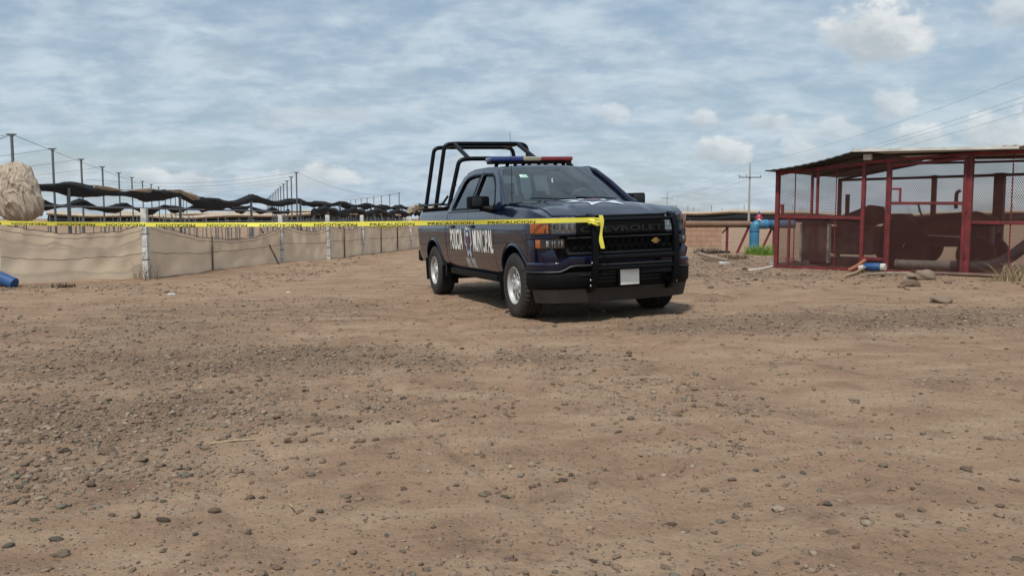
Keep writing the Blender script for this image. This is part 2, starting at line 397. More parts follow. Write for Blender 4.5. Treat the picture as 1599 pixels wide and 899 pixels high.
PIX = [(332, 797, 9), (170, 708, 13), (255, 812, 10), (1047, 819, 9), (603, 836, 6), (595, 636, 9), (98, 866, 10), (306, 834, 7), (541, 776, 8), (222, 722, 9), (1150, 808, 7), (1300, 832, 9), (1510, 733, 9), (925, 876, 8), (1000, 748, 6), (385, 832, 8), (880, 750, 7), (632, 764, 7), (88, 842, 9), (320, 700, 8), (1500, 828, 8), (1180, 735, 6), (1380, 727, 7), (1440, 797, 7), (1560, 790, 6), (1590, 872, 9), (755, 712, 6), (1140, 690, 5), (160, 560, 6), (40, 690, 9), (100, 705, 8), (450, 690, 7), (500, 798, 7), (1038, 885, 8)]
def unproject(x, y, z=0.0):
    d = pixdir(x, y)
    for _ in range(4):
        t = (z-CAMH)/d.z; z = gz(d.x*t, d.y*t)
    return d.x*t, d.y*t, z
for (x, y, s) in PIX: X, Y, Z = unproject(x, y); stones.append((X, Y, s*math.hypot(X, Y)/FPX))
for k in range(90):
    Y = 2.6*(9/2.6)**g.random(); X = (g.random()*2-1)*.66*Y; stones.append((X, Y, .009+.013*g.random()))
for k, (X, Y, r) in enumerate(stones):
    me = protos[k % 8] if k < 8 else protos[k % 8].copy()
    me.materials.clear(); me.materials.append(SM[[0, 2, 1, 0, 3, 0, 2, 4][(k*5+k//7) % 8]])
    o = bpy.data.objects.new('stone', me); COL.objects.link(o); o.location = (X, Y, gz(X, Y)+r*.12); o.scale = (r, r*random.uniform(.75, 1.1), r*random.uniform(.7, 1.0))
    o.rotation_euler = (g.random()*.4, g.random()*.4, g.random()*6.28)
    tag(o, 'loose rounded stone lying on the open tan dirt', 'stone', 'loose stones on the dirt')
def rock(x, y, r, lab, seed, m, flat=.6, sc=(1, 1, 1)):
    X, Y, Z = unproject(x, y); o = link('rock', stone_mesh(seed, flat), m); o.location = (X, Y, Z+r*flat*.55); o.scale = (r*sc[0], r*sc[1], r*sc[2]); o.rotation_euler = (0, 0, .4)
    tag(o, lab, 'rock')
rock(1441, 437, .20, 'round tan boulder against the bottom rail of the red cage door', 31, SM[2], .62)
rock(1470, 473, .125, 'flat grey green rock on open ground in front of the cage', 32, SM[2], .45)
rock(1424, 447, .15, 'brown lumpy clod below the boulder at the cage door', 33, SM[4], .4)
rock(1420, 436, .14, 'small pale rock touching the boulder by the cage door', 34, SM[2], .5)
def twig(name, pts, r, m, lab, cat):
    P = []
    for (x, y, h) in pts: X, Y, Z = unproject(x, y); P.append((X, Y, Z+h+r))
    tag(MB().tube(P, r, 6).build(name, m, None, 60), lab, cat)
STRAW = mat('straw', (.42, .33, .20), .9, 0, .35, 20)
twig('stick', [(328, 694, 0), (362, 690, .004), (398, 687, 0)], .006, STRAW, 'thin pale dry stick lying on the open dirt', 'stick')
twig('stick', [(1085, 466, .02), (1118, 463, .03), (1150, 465, .0)], .012, STRAW, 'pale crooked branch on the ground beside the truck', 'branch')
twig('stick', [(452, 788, .0), (457, 803, .03)], .004, STRAW, 'short bent straw stalk poking from the gravel', 'straw')

# ================================================================== police pickup
M_PAINT = mat('navy_paint', (.0036, .0064, .026), .30, .0, .2, 3, coat=.13, spec=.05)
def dusty(m, col=(.20, .135, .09), amt=.35, z0=.35, z1=1.0):
    """dust thrown up by the wheels: a coat of dirt with its own blotchy shape"""
    t = m.node_tree; b = t.nodes['Principled BSDF']; old = b.inputs['Base Color'].links[0].from_socket
    tcn = t.nodes.new('ShaderNodeTexCoord'); sp = t.nodes.new('ShaderNodeSeparateXYZ'); t.links.new(tcn.outputs['Object'], sp.inputs[0])
    mr = t.nodes.new('ShaderNodeMapRange'); t.links.new(sp.outputs[2], mr.inputs['Value']); mr.inputs['From Min'].default_value = z1; mr.inputs['From Max'].default_value = z0; mr.inputs['To Max'].default_value = amt
    n = t.nodes.new('ShaderNodeTexNoise'); n.inputs['Scale'].default_value = 7; n.inputs['Detail'].default_value = 7; t.links.new(tcn.outputs['Object'], n.inputs['Vector'])
    mu = t.nodes.new('ShaderNodeMath'); mu.operation = 'MULTIPLY'; t.links.new(mr.outputs[0], mu.inputs[0]); t.links.new(n.outputs['Fac'], mu.inputs[1])
    mx = t.nodes.new('ShaderNodeMix'); mx.data_type = 'RGBA'; t.links.new(mu.outputs[0], mx.inputs[0]); t.links.new(old, mx.inputs[6]); mx.inputs[7].default_value = (*col, 1)
    t.links.new(mx.outputs[2], b.inputs['Base Color'])
    if 'Coat Weight' in b.inputs and b.inputs['Coat Weight'].default_value > 0:
        iv = t.nodes.new('ShaderNodeMath'); iv.operation = 'SUBTRACT'; iv.inputs[0].default_value = 1.0; t.links.new(mu.outputs[0], iv.inputs[1]); iv.use_clamp = True
        t.links.new(iv.outputs[0], b.inputs['Coat Weight'])
    return m
dusty(M_PAINT, amt=.05)
M_BLK = mat('black_plastic', (.005, .005, .006), .55, 0, .3, 8, spec=.14)
M_TUBE = mat('black_powdercoat', (.004, .005, .007), .4, 0, .25, 12, spec=.18)
M_TRIM = mat('grey_trim', (.02, .022, .025), .5, 0, .25, 9, spec=.3)
M_DAM = dusty(mat('air_dam_plastic', (.014, .014, .014), .65, 0, .3, 9), amt=.25, z0=.1, z1=.7)
M_RUB = dusty(mat('tyre_rubber', (.016, .016, .016), .8, 0, .35, 14, .3, 60), (.17, .12, .085), .22, -.5, .6)
M_RIM = mat('silver_wheel', (.50, .50, .49), .5, .25, .2, 9)
M_DARK = mat('dark_void', (.006, .006, .006), .9, 0, .2, 9)
M_WHITE = mat('white_vinyl', (.86, .85, .80), .5, 0, .1, 9)
M_SILVER = mat('pale_blue_vinyl', (.58, .66, .74), .4, 0, .15, 9)
M_NAVYD = mat('navy_vinyl', (.03, .045, .10), .45, 0, .2, 9)
M_MAROON = mat('maroon_vinyl', (.22, .06, .085), .5, 0, .15, 9)
M_GREYV = mat('grey_vinyl', (.15, .135, .14), .5, 0, .15, 9)
M_GOLD = mat('gold_emblem', (.62, .40, .14), .3, .7, .1, 9)
M_CHROME = mat('chrome', (.75, .76, .78), .12, 1.0, .1, 9)
M_LAMPB = mat('lamp_housing', (.50, .51, .52), .3, .2, .6, 34)
M_SEAT = mat('seat_cloth', (.03, .031, .034), .9, 0, .3, 20)
M_DASH = mat('dash_plastic', (.035, .037, .04), .6, 0, .2, 20)
M_STICK_REFL = mat('sticker_and_reflection', (.62, .70, .64), .7, 0, .1, 20)
def glass(name, tint, fres=1.45, extra=.0):
    m = bpy.data.materials.new(name); t = nt(m); t.nodes.clear(); N = t.nodes.new
    o = N('ShaderNodeOutputMaterial'); tr = N('ShaderNodeBsdfTransparent'); tr.inputs[0].default_value = (*tint, 1)
    gl = N('ShaderNodeBsdfGlossy'); gl.inputs['Roughness'].default_value = .03; gl.inputs[0].default_value = (.95, .98, 1, 1)
    fr = N('ShaderNodeFresnel'); fr.inputs[0].default_value = fres
    mx = N('ShaderNodeMixShader'); ad = N('ShaderNodeMath'); ad.inputs[1].default_value = extra; t.links.new(fr.outputs[0], ad.inputs[0]); ad.use_clamp = True
    t.links.new(ad.outputs[0], mx.inputs[0]); t.links.new(tr.outputs[0], mx.inputs[1]); t.links.new(gl.outputs[0], mx.inputs[2]); t.links.new(mx.outputs[0], o.inputs[0])
    return m
G_WS = glass('windscreen_glass', (.80, .95, .91), 1.45, .09); G_SIDE = glass('door_glass', (.62, .78, .75), 1.5, .04); G_TINT = glass('rear_door_glass', (.10, .11, .12), 1.5, .05); G_LENS = glass('lamp_lens', (.88, .9, .92), 1.45, .03)
def lens(name, col, em=0.0):
    m = bpy.data.materials.new(name); t = nt(m); b = t.nodes['Principled BSDF']
    n = t.nodes.new('ShaderNodeTexWave'); n.inputs['Scale'].default_value = 16; tcn = t.nodes.new('ShaderNodeTexCoord'); t.links.new(tcn.outputs['Object'], n.inputs[0])
    mx = t.nodes.new('ShaderNodeMix'); mx.data_type = 'RGBA'; t.links.new(n.outputs['Fac'], mx.inputs[0]); mx.inputs[6].default_value = (*col, 1); mx.inputs[7].default_value = (*[c*.6 for c in col], 1)
    t.links.new(mx.outputs[2], b.inputs['Base Color']); b.inputs['Roughness'].default_value = .12; b.inputs['Coat Weight'].default_value = 1; return m
M_ORANGE = lens('amber_lens', (.42, .11, .025)); M_BLUE = lens('blue_lens', (.012, .035, .20)); M_RED = lens('red_lens', (.24, .010, .014)); M_BEIGE = lens('clear_lens', (.42, .38, .26))

TX, TY, TYAW = 0.33, 11.85, R(20)
fwd = Vector((math.sin(TYAW), -math.cos(TYAW), 0)); lft = Vector((math.cos(TYAW), math.sin(TYAW), 0))
cps = []
for a in (1.8725, -1.8725):
    for b in (-.87, .87):
        p = Vector((TX, TY, 0))+fwd*a+lft*b; cps.append((a, b, float(ground_base([p.x], [p.y])[0])))
A_ = np.array([[a, b, 1] for a, b, z in cps]); sol = np.linalg.lstsq(A_, np.array([c[2] for c in cps]), rcond=None)[0]
truck = empty('police_pickup_truck', (TX, TY, sol[2]-.012))
ex = (fwd+Vector((0, 0, sol[0]))).normalized(); ey = (lft+Vector((0, 0, sol[1]))); ey = (ey-ex*ey.dot(ex)).normalized(); ez = ex.cross(ey)
truck.rotation_euler = Matrix((ex, ey, ez)).transposed().to_euler()
tag(truck, 'dark navy police pickup with roll cage, light bar and push bar, parked on the dirt', 'pickup truck')
T = truck
AX = 1.8725
# --- side skin profile (outer half width by height)
SIDE = [(.46, .885), (.52, .935), (.58, .962), (.66, .982), (.76, .994), (.88, 1.003), (.98, 1.008), (1.05, 1.008), (1.085, 1.000), (1.13, .990), (1.20, .977), (1.275, .960), (1.32, .945), (1.395, .905)]
def side_y(z): return float(np.interp(z, [p[0] for p in SIDE], [p[1] for p in SIDE]))
def side_panel(name, x0, x1, ztop, inner=.80, nxs=10, taper=None, sgn=-1, zlow=.46, m=M_PAINT, ztopf=None):
    zs = [z for z, y in SIDE if zlow-1e-6 <= z < (ztop if ztopf is None else 9)-.01]
    mb = MB(); rows = []
    for i in range(nxs+1):
        x = x0+(x1-x0)*i/nxs; zt = ztopf(x) if ztopf else ztop; tp = taper(x) if taper else 0
        zl = [z for z in zs if z < zt-.012]+[zt-.012, zt]
        while len(zl) < len(zs)+2: zl.insert(-2, (zl[-3]+zl[-2])/2)
        zl = sorted(zl)[:len(zs)+2]
        sec = [(x, sgn*(side_y(z)-tp-(.012 if j == len(zl)-1 else 0)), z) for j, z in enumerate(zl)] + [(x, sgn*inner, zl[-1]), (x, sgn*inner, zl[0])]
        rows.append(sec)
    n = len(rows[0])
    for r_ in rows: mb.v += r_
    for i in range(nxs):
        for j in range(n): a, b = i*n+j, i*n+(j+1) % n; mb.f.append((a, b, b+n, a+n))
    mb.f.append(tuple(range(n))); mb.f.append(tuple(nxs*n+j for j in range(n)))
    return mb.build(name, m, T, 32)
def cut_arch(o, x, r=.485, z=.40):
    bm = bmesh.new(); bmesh.ops.create_cone(bm, cap_ends=True, segments=56, radius1=r, radius2=r, depth=4, matrix=Matrix.Translation((x, 0, z)) @ Matrix.Rotation(math.pi/2, 4, 'X'))
    me = bpy.data.meshes.new('cut'); bm.to_mesh(me); bm.free(); c = bpy.data.objects.new('cut', me); COL.objects.link(c)
    md = o.modifiers.new('b', 'BOOLEAN'); md.operation = 'DIFFERENCE'; md.object = c; md.solver = 'EXACT'
    pm_ = o.parent; o.parent = None
    bpy.context.view_layer.update(); nm = bpy.data.meshes.new_from_object(o.evaluated_get(bpy.context.evaluated_depsgraph_get()))
    o.modifiers.clear(); o.data = nm; bpy.data.objects.remove(c); o.parent = pm_
    nm.set_sharp_from_angle(angle=R(32))
def hood_edge(x): return 1.372-.078*max(0, x-1.15)/1.05-.085*max(0, (x-2.28)/.38)**1.6
def front_taper(x): return .0 if x < 2.2 else .13*((x-2.2)/.46)**2.2
for s in (-1, 1):
    fd = side_panel('front_fender', 1.215, 2.64, 1.25, .72, 22, front_taper, s, .52, ztopf=hood_edge)
    cut_arch(fd, AX)
    d1 = side_panel('front_door', .015, 1.207, 1.315, .84, 8, None, s)
    d2 = side_panel('rear_door', -.925, .007, 1.315, .84, 8, None, s)
    cut_arch(d2, -AX+.02, .50)
    side_panel('cab_corner', -1.06, -.933, 1.315, .80, 3, None, s)
    bd = side_panel('bed_side', -3.0, -1.085, 1.385, .80, 22, lambda x: 0 if x > -2.8 else .05*((-2.8-x)/.2)**2, s, .52); cut_arch(bd, -AX, .50)
    for d, x in ((d1, .17), (d2, -.80)):
        h = MB().box((x+.07, s*(side_y(1.10)+.018), 1.10), (.20, .022, .035)).build('door_handle', M_PAINT, d, 40, .008)
    MB().bar((1.12, s*.90, .435), (-1.05, s*.90, .435), .10, .09).build('rocker_panel', M_BLK, T, 40, .01)
    # wheel arch lips and liners
    for ax_, rr in ((AX, .487), (-AX, .502)):
        mb = MB(); k = 28
        for i in range(k+1):
            a = R(-8)+(math.pi+R(16))*i/k; c, sn = math.cos(a), math.sin(a)
            for (dr, yy) in ((-.012, .93), (.022, None), (.03, None), (-.012, None)):
                z = .40+(rr+dr)*sn; y = yy if yy else side_y(max(z, .52))+(.012 if dr == .022 else -.004 if dr > .025 else .010)
                x_ = ax_+(rr+dr)*c
                if x_ > 2.2: y -= front_taper(x_)
                mb.v.append((x_, s*y, z))
        for i in range(k):
            for j in range(4): a, b = i*4+j, i*4+(j+1) % 4; mb.f.append((a, b, b+4, a+4))
        mb.f += [(0, 1, 2, 3), (k*4+3, k*4+2, k*4+1, k*4)]
        mb.build('wheel_arch_trim', M_PAINT, T, 40)
        mb = MB(); k = 20
        for i in range(k+1):
            a = math.pi*i/k*1.16-R(14); mb.v += [(ax_+(rr+.01)*math.cos(a), s*.96, .40+(rr+.01)*math.sin(a)), (ax_+(rr+.01)*math.cos(a), s*.45, .40+(rr+.01)*math.sin(a))]
        mb.f = [(2*i, 2*i+1, 2*i+3, 2*i+2) for i in range(k)]
        mb.build('wheel_arch_liner', M_DARK, T, 40)
    # mud flaps
    MB().box((AX-.50, s*.88, .36), (.018, .24, .36), Matrix.Rotation(R(-6), 3, 'Y')).build('mud_flap', M_BLK, T, None, .004)
    MB().box((-AX-.52, s*.88, .40), (.018, .24, .36), Matrix.Rotation(R(-6), 3, 'Y')).build('mud_flap', M_BLK, T, None, .004)
    MB().box((-AX+.50, s*.87, .35), (.018, .26, .30), Matrix.Rotation(R(5), 3, 'Y')).build('mud_flap', M_BLK, T, None, .004)
# underbody, cabin floor, bed floor and tailgate
mb = MB().box((.05, 0, .60), (2.1, 1.62, .30)).box((1.9, 0, .72), (1.5, .95, .5)).box((-2.0, 0, .68), (1.9, .95, .26)); mb.build('chassis', M_DARK, T)
MB().box((.05, 0, .98), (2.15, 1.66, .42)).build('cabin_tub', M_DARK, T)
MB().box((-2.04, 0, .85), (1.88, 1.58, .06)).build('bed_floor', M_BLK, T)
MB().box((-2.985, 0, 1.0), (.06, 1.62, .72)).build('tailgate', M_PAINT, T, 40, .015)
MB().box((-1.12, 0, 1.1), (.05, 1.62, .52)).build('bed_front_wall', M_PAINT, T, 40, .01)
for s in (-1, 1): MB().bar((-2.98, s*.885, 1.392), (-1.09, s*.885, 1.392), .15, .02).build('bed_rail_cap', M_BLK, T, 40, .006)
MB().bar((-3.06, -.95, .60), (-3.06, .95, .60), .16, .2).build('rear_bumper', M_BLK, T, 40, .03)
for s in (-1, 1): MB().box((-3.005, s*.88, 1.08), (.05, .14, .40)).build('tail_lamp', M_RED, T, 40, .02)
# hood
def hood_z(x, y):
    e = hood_edge(x)
    a = abs(y); bul = 1-float(sstep(.40, .50, a)); fade = 1-float(sstep(2.2, 2.62, x))*.7
    return e+.012+.050*(1-(y/.80)**2)*(1-.35*max(0, (x-1.15)/1.5)-.0)*.8+.020*bul*fade+.010*(1-float(sstep(.0, .16, abs(a-.62))))*fade
mb = MB(); nxh, nyh = 40, 48
def hood_xy(i, j):
    y = -.79+1.58*j/nyh; xf = 2.70-.10*(abs(y)/.79)**2.5; xr = 1.52-.26*(y/.79)**2; return xr+(xf-xr)*i/nxh, y
for i in range(nxh+1):
    for j in range(nyh+1): x, y = hood_xy(i, j); mb.v.append((x, y, hood_z(x, y)))
w = nyh+1
mb.f = [(i*w+j, i*w+j+1, (i+1)*w+j+1, (i+1)*w+j) for i in range(nxh) for j in range(nyh)]
rim = [j for j in range(w)]+[i*w+nyh for i in range(1, nxh+1)]+[nxh*w+j for j in reversed(range(nyh))]+[i*w for i in reversed(range(1, nxh))]
k0 = len(mb.v); mb.v += [(mb.v[i][0], mb.v[i][1], mb.v[i][2]-.07) for i in rim]; nr = len(rim)
mb.f += [(rim[a], rim[(a+1) % nr], k0+(a+1) % nr, k0+a) for a in range(nr)]
hood = mb.build('hood', M_PAINT, T, 50)
MB().box((1.75, 0, 1.0), (1.3, 1.42, .30)).build('engine_bay', M_DARK, T)
# --- front plan curve and sweeps
PLAN = [(2.36, 1.0), (2.46, .982), (2.55, .950), (2.62, .900), (2.67, .83), (2.71, .72), (2.755, .50), (2.785, .25), (2.795, 0)]
PL = [(x, -y) for x, y in PLAN]+[(x, y) for x, y in reversed(PLAN[:-1])]
_pl = np.array(PL); _s = np.concatenate([[0], np.cumsum(np.hypot(*np.diff(_pl, axis=0).T))]); _half = _s[-1]/2
def plan(t):      # t in -1..1 (right corner .. left corner)
    u = (t+1)*_half; x, y = np.interp(u, _s, _pl[:, 0]), np.interp(u, _s, _pl[:, 1]); e = .02
    a = np.array([np.interp(u-e, _s, _pl[:, 0]), np.interp(u-e, _s, _pl[:, 1])]); b = np.array([np.interp(u+e, _s, _pl[:, 0]), np.interp(u+e, _s, _pl[:, 1])])
    d = (b-a)/np.linalg.norm(b-a); return x, y, d[1], -d[0]
def t_of_y(y): ts = np.linspace(-1, 1, 401); return float(ts[np.argmin([abs(plan(t)[1]-y) for t in ts])])
def sweep(name, t0, t1, prof, m, parent=T, n=24, bevel=0.0, smooth=40, zf=None):
    """prof: closed list of (offset outwards, z); zf(t) -> added height"""
    mb = MB(); k = len(prof)
    for i in range(n+1):
        t = t0+(t1-t0)*i/n; x, y, nx_, ny_ = plan(t); dz_ = zf(t) if zf else 0
        mb.v += [(x+nx_*o_, y+ny_*o_, z+dz_*(1 if q >= 0 else 0)) for q, (o_, z) in enumerate(prof)]
    for i in range(n):
        for j in range(k): a, b = i*k+j, i*k+(j+1) % k; mb.f.append((a, b, b+k, a+k))
    mb.f += [tuple(range(k)), tuple(n*k+j for j in range(k))]
    return mb.build(name, m, parent, smooth, bevel)
def slab(o0, o1, z0, z1): return [(o0, z0), (o1, z0), (o1, z1), (o0, z1)]
tg = t_of_y(.66); tu = t_of_y(.552)
sweep('grille_backing', -.80, .80, slab(-.16, -.075, .46, 1.185), M_DARK)
gr = sweep('grille', -tu, tu, slab(-.06, .012, 1.125, 1.20), M_BLK, bevel=.012)
sweep('grille_bar', -tu, tu, slab(-.05, .010, .985, 1.105), M_BLK, gr, bevel=.010)
for z0, z1 in ((1.110, 1.120), (.945, .965), (.77, .79)): sweep('grille_bar', *((-tu, tu) if z0 > 1 else (-tg, tg)), slab(-.07, .004, z0, z1), M_TRIM, gr, bevel=.004)
for zc in (.905, .835):                       # lozenge mesh of the lower grille
    for k in range(15):
        y = -.60+1.2*k/14+(.04 if zc < .87 else 0); t = t_of_y(max(-.64, min(.64, y))); x, yy, ax_, ay_ = plan(t)
        MB().box((x-.045, yy, zc), (.03, .062, .034), Matrix.Rotation(R(18), 3, 'X')).build('grille_mesh_piece', M_BLK, gr, 40, .008)
for s in (-1, 1):
    ti, to = s*t_of_y(.645), s*.985
    # headlamp
    hl = sweep('headlamp', *sorted((s*t_of_y(.56), s*.93)), slab(-.09, -.035, 1.005, 1.185), M_LAMPB)
    sweep('turn_lamp', *sorted((s*t_of_y(.855), s*.935)), slab(-.03, .006, 1.012, 1.182), M_ORANGE, hl, 8, .008)
    for y in (.60, .67, .74, .81):
        x, yy, a, b = plan(s*t_of_y(y)); MB().lathe([(.0, .0), (.02, .012), (.038, .03), (.045, .045)], 16, 'y').build('reflector', M_CHROME, hl, 50).matrix_local = Matrix.Translation((x-.045, yy, 1.085)) @ Matrix.Rotation(-math.pi/2, 4, 'Z') @ Matrix.Scale(.75, 4, (1, 0, 0))
    sweep('headlamp_lens', *sorted((s*t_of_y(.56), s*t_of_y(.853))), slab(-.004, .004, 1.012, 1.182), G_LENS, hl, 12)
    sweep('lamp_brow', *sorted((s*t_of_y(.56), s*.95)), slab(-.09, .010, .985, 1.008), M_PAINT, T, 14, .006)
    # body colour panel between lamps and corner
    sweep('fascia_panel', *sorted((s*t_of_y(.80), s*.985)), slab(-.10, .006, .950, .984), M_PAINT, T, 14, .012)
    sweep('fascia_corner', *sorted((s*.875, s*.985)), slab(-.10, .004, .66, .949), M_PAINT, T, 10, .012)
    ll = sweep('lower_lamp', *sorted((s*t_of_y(.70), s*.87)), slab(-.10, -.025, .825, .948), M_BLK)
    sweep('turn_lamp', *sorted((s*.805, s*.865)), slab(-.024, .004, .850, .945), M_ORANGE, ll, 8, .008)
    for y in (.73, .80, .86):
        x, yy, a, b = plan(s*t_of_y(y)); MB().box((x-.012, yy, .898), (.03, .05, .08), Matrix.Rotation(.3, 3, 'Z')).build('reflector', M_CHROME, ll, 40, .012)
    sweep('lamp_lens', *sorted((s*t_of_y(.70), s*.80)), slab(.006, .012, .848, .948), G_LENS, ll, 10)
    # angled painted block under the lamp
    x, yy, a, b = plan(s*.72)
    o = MB().box((x-.012, yy-s*.02, .745), (.07, .15, .17), Matrix.Rotation(s*R(30), 3, 'Z') @ Matrix.Rotation(s*R(-24), 3, 'X')).build('bumper_wing', M_PAINT, T, 40, .014)
    sweep('bumper_recess', *sorted((s*.56, s*.88)), slab(-.10, -.05, .68, .85), M_BLK)
    for k, y in ((0, .47), (1, .55), (2, .50)):
        pass
sweep('upper_bumper', -.985, .985, [(-.10, .585), (.018, .585), (.035, .61), (.032, .672), (.012, .69), (-.10, .69)], M_PAINT, n=44, zf=lambda t: .065*(1-float(sstep(.52, .66, abs(t)))))
sweep('bumper_trim', -.985, .985, [(.0, .572), (.040, .572), (.046, .584), (.036, .597), (.0, .597)], M_TRIM, n=44, zf=lambda t: .062*(1-float(sstep(.50, .64, abs(t)))))
sweep('lower_bumper', -.99, .99, [(-.12, .40), (.012, .40), (.03, .43), (.034, .55), (.02, .575), (-.12, .575)], M_BLK, n=44)
sweep('bumper_trim', -.45, .45, slab(.03, .045, .535, .548), M_TRIM, n=20, bevel=.004)
for z in (.50, .465): sweep('intake_slat', -.36, .36, slab(.028, .042, z-.006, z+.006), M_TRIM, n=16)
sweep('air_dam', -.93, .93, [(-.10, .245), (-.035, .235), (.004, .39), (-.08, .40)], M_DAM, n=36)
# lettering of the grille bar and the emblem
me = text_mesh('CHEVROLET', .15)
lt = link('grille_lettering', me, M_TRIM, T)
for v in me.vertices:
    y = v.co.x*1.04; x, yy, a, b = plan(t_of_y(y)) if False else (float(np.interp(abs(y), [0, .25, .5, .72], [2.795, 2.785, 2.755, 2.71])), y, 1, 0)
    v.co = Vector((x+.010+v.co.z*.04, y, 1.045+v.co.y*.066))
bw = MB(); q = [(-.058, -.012), (-.022, -.012), (-.030, -.030), (.022, -.030), (.030, -.012), (.058, -.012), (.048, .012), (.022, .012), (.030, .030), (-.022, .030), (-.030, .012), (-.048, .012)]
bw.v = [(2.775, .42+a, .893+b) for a, b in q]+[(2.760, .42+a, .893+b) for a, b in q]
bw.f = [tuple(range(12)), tuple(range(23, 11, -1))]+[(i, i+12, (i+1) % 12+12, (i+1) % 12) for i in range(12)]
bw.build('grille_emblem', M_GOLD, T)
MB().box((2.862, .03, .50), (.012, .235, .17)).build('licence_plate', M_WHITE, T, 40, .006)
MB().box((2.84, .03, .50), (.03, .30, .20)).build('plate_bracket', M_BLK, T, 40, .006)
# push bar
pb = []
for y in (-.43, .58):
    up = [(2.70, y, .36), (2.865, y, .40), (2.93, y, .58), (2.945, y, .95), (2.92, y, 1.09), (2.87, y, 1.175), (2.79, y, 1.195)]
    mb = MB(); P = round_path(up, .10, 5)
    for p, n_ in zip(P[:-1], P[1:]): pass
    v = []
    for i, p in enumerate(P):
        d = (P[min(i+1, len(P)-1)]-P[max(i-1, 0)]).normalized(); nrm = Vector((0, 1, 0)); u = d.cross(nrm).normalized()
        v += [p+nrm*a+u*b for a, b in ((-.032, -.03), (.032, -.03), (.032, .03), (-.032, .03))]
    mb.v = [tuple(q) for q in v]; k = len(P)
    mb.f = [(i*4+j, i*4+(j+1) % 4, (i+1)*4+(j+1) % 4, (i+1)*4+j) for i in range(k-1) for j in range(4)]+[(0, 1, 2, 3), (k*4-1, k*4-2, k*4-3, k*4-4)]
    u_ = mb.build('push_bar_upright', M_TUBE, T, 30, .008); pb.append(u_)
    for z in (.68, .49, .43): MB().lathe([(0, .012), (.014, .012), (.016, 0)], 10).build('bolt', M_CHROME, u_, 50).matrix_local = Matrix.Translation((2.93 if z > .6 else 2.885, y-.036*(1 if y < 0 else -1), z)) @ Matrix.Rotation(math.pi, 4, 'Z')
    MB().bar((2.62, y, .50), (2.90, y, .50), .035, .06).build('push_bar_bracket', M_TUBE, T, 40, .006)
for z, r, x in ((.735, .033, 2.935), (.615, .022, 2.925), (1.145, .022, 2.90)):
    MB().tube([(x, -.43, z), (x+.01, .05, z), (x, .58, z)], r, 14).build('push_bar_tube', M_TUBE, T, 50)
# wheels
def make_wheel(name):
    w_ = bpy.data.objects.new(name, None); COL.objects.link(w_); w_.parent = T
    prof = [(.212, .100), (.225, .122), (.262, .133), (.315, .136), (.352, .128), (.376, .114), (.389, .100), (.394, .082), (.394, .056), (.383, .052), (.383, .044), (.395, .040), (.395, .010), (.384, .006), (.384, -.006), (.395, -.010), (.395, -.040), (.383, -.044), (.383, -.052), (.394, -.056), (.394, -.082), (.389, -.100), (.376, -.114), (.352, -.128), (.315, -.136), (.262, -.133), (.225, -.122), (.212, -.100)]
    def lug(i, j):
        if prof[i][0] < .37: return 0
        jj = j+(2 if abs(prof[i][1]) < .045 else 0)+(1 if prof[i][1] > 0 else 0)
        return -.010 if jj % 4 == 3 else 0
    MB().lathe(prof, 176, 'y', mod=lug).build('tyre', M_RUB, w_, 40)
    rim = MB(); rim.lathe([(.214, .098), (.228, .118), (.222, .126), (.210, .118), (.203, .085), (.196, .060), (.190, .052)], 64, 'y')
    rim.lathe([(.212, -.1), (.206, .0), (.203, .085)], 64, 'y')
    rm = rim.build('rim', M_RIM, w_, 50)
    rings = [(.192, .050), (.180, .052), (.172, .066), (.160, .078), (.128, .084), (.112, .084), (.092, .072), (.072, .070), (.062, .092), (.050, .102), (.0, .104)]
    mb = MB(); n = 90; k0 = 0
    for r, h in rings:
        for j in range(n): a = 2*math.pi*j/n; mb.v.append((r*math.cos(a), h, r*math.sin(a)))
    for i in range(len(rings)-1):
        for j in range(n):
            q = j % 10
            hole = (i in (2, 3, 4) and q < 6) or (i == 1 and 1 <= q <= 4)
            if not hole: a, b = i*n+j, i*n+(j+1) % n; mb.f.append((a, b, b+n, a+n))
    fc = mb.build('wheel_disc', M_RIM, rm, 40)
    sd_ = fc.modifiers.new('s', 'SOLIDIFY'); sd_.thickness = .012; sd_.offset = 1
    lm = MB()
    for k in range(6): a = k*math.pi/3+.3; lm.lathe([(.012, .06), (.012, .088), (.006, .094), (.0, .094)], 8, 'y', (.082*math.cos(a), 0, .082*math.sin(a)))
    lm.build('lug_nuts', M_CHROME, rm, 40)
    MB().lathe([(.0, .01), (.19, .012), (.203, .0)], 32).build('brake_drum', M_DARK, w_)
    return w_
wheel0 = make_wheel('wheel')
for k, (x, y) in enumerate(((AX, -.872), (-AX, -.872), (AX, .872), (-AX, .872))):
    w_ = wheel0 if k == 0 else copy_tree(wheel0, T)
    w_.location = (x, y, .394); w_.rotation_euler = (0, .3+k, math.pi if y < 0 else 0)
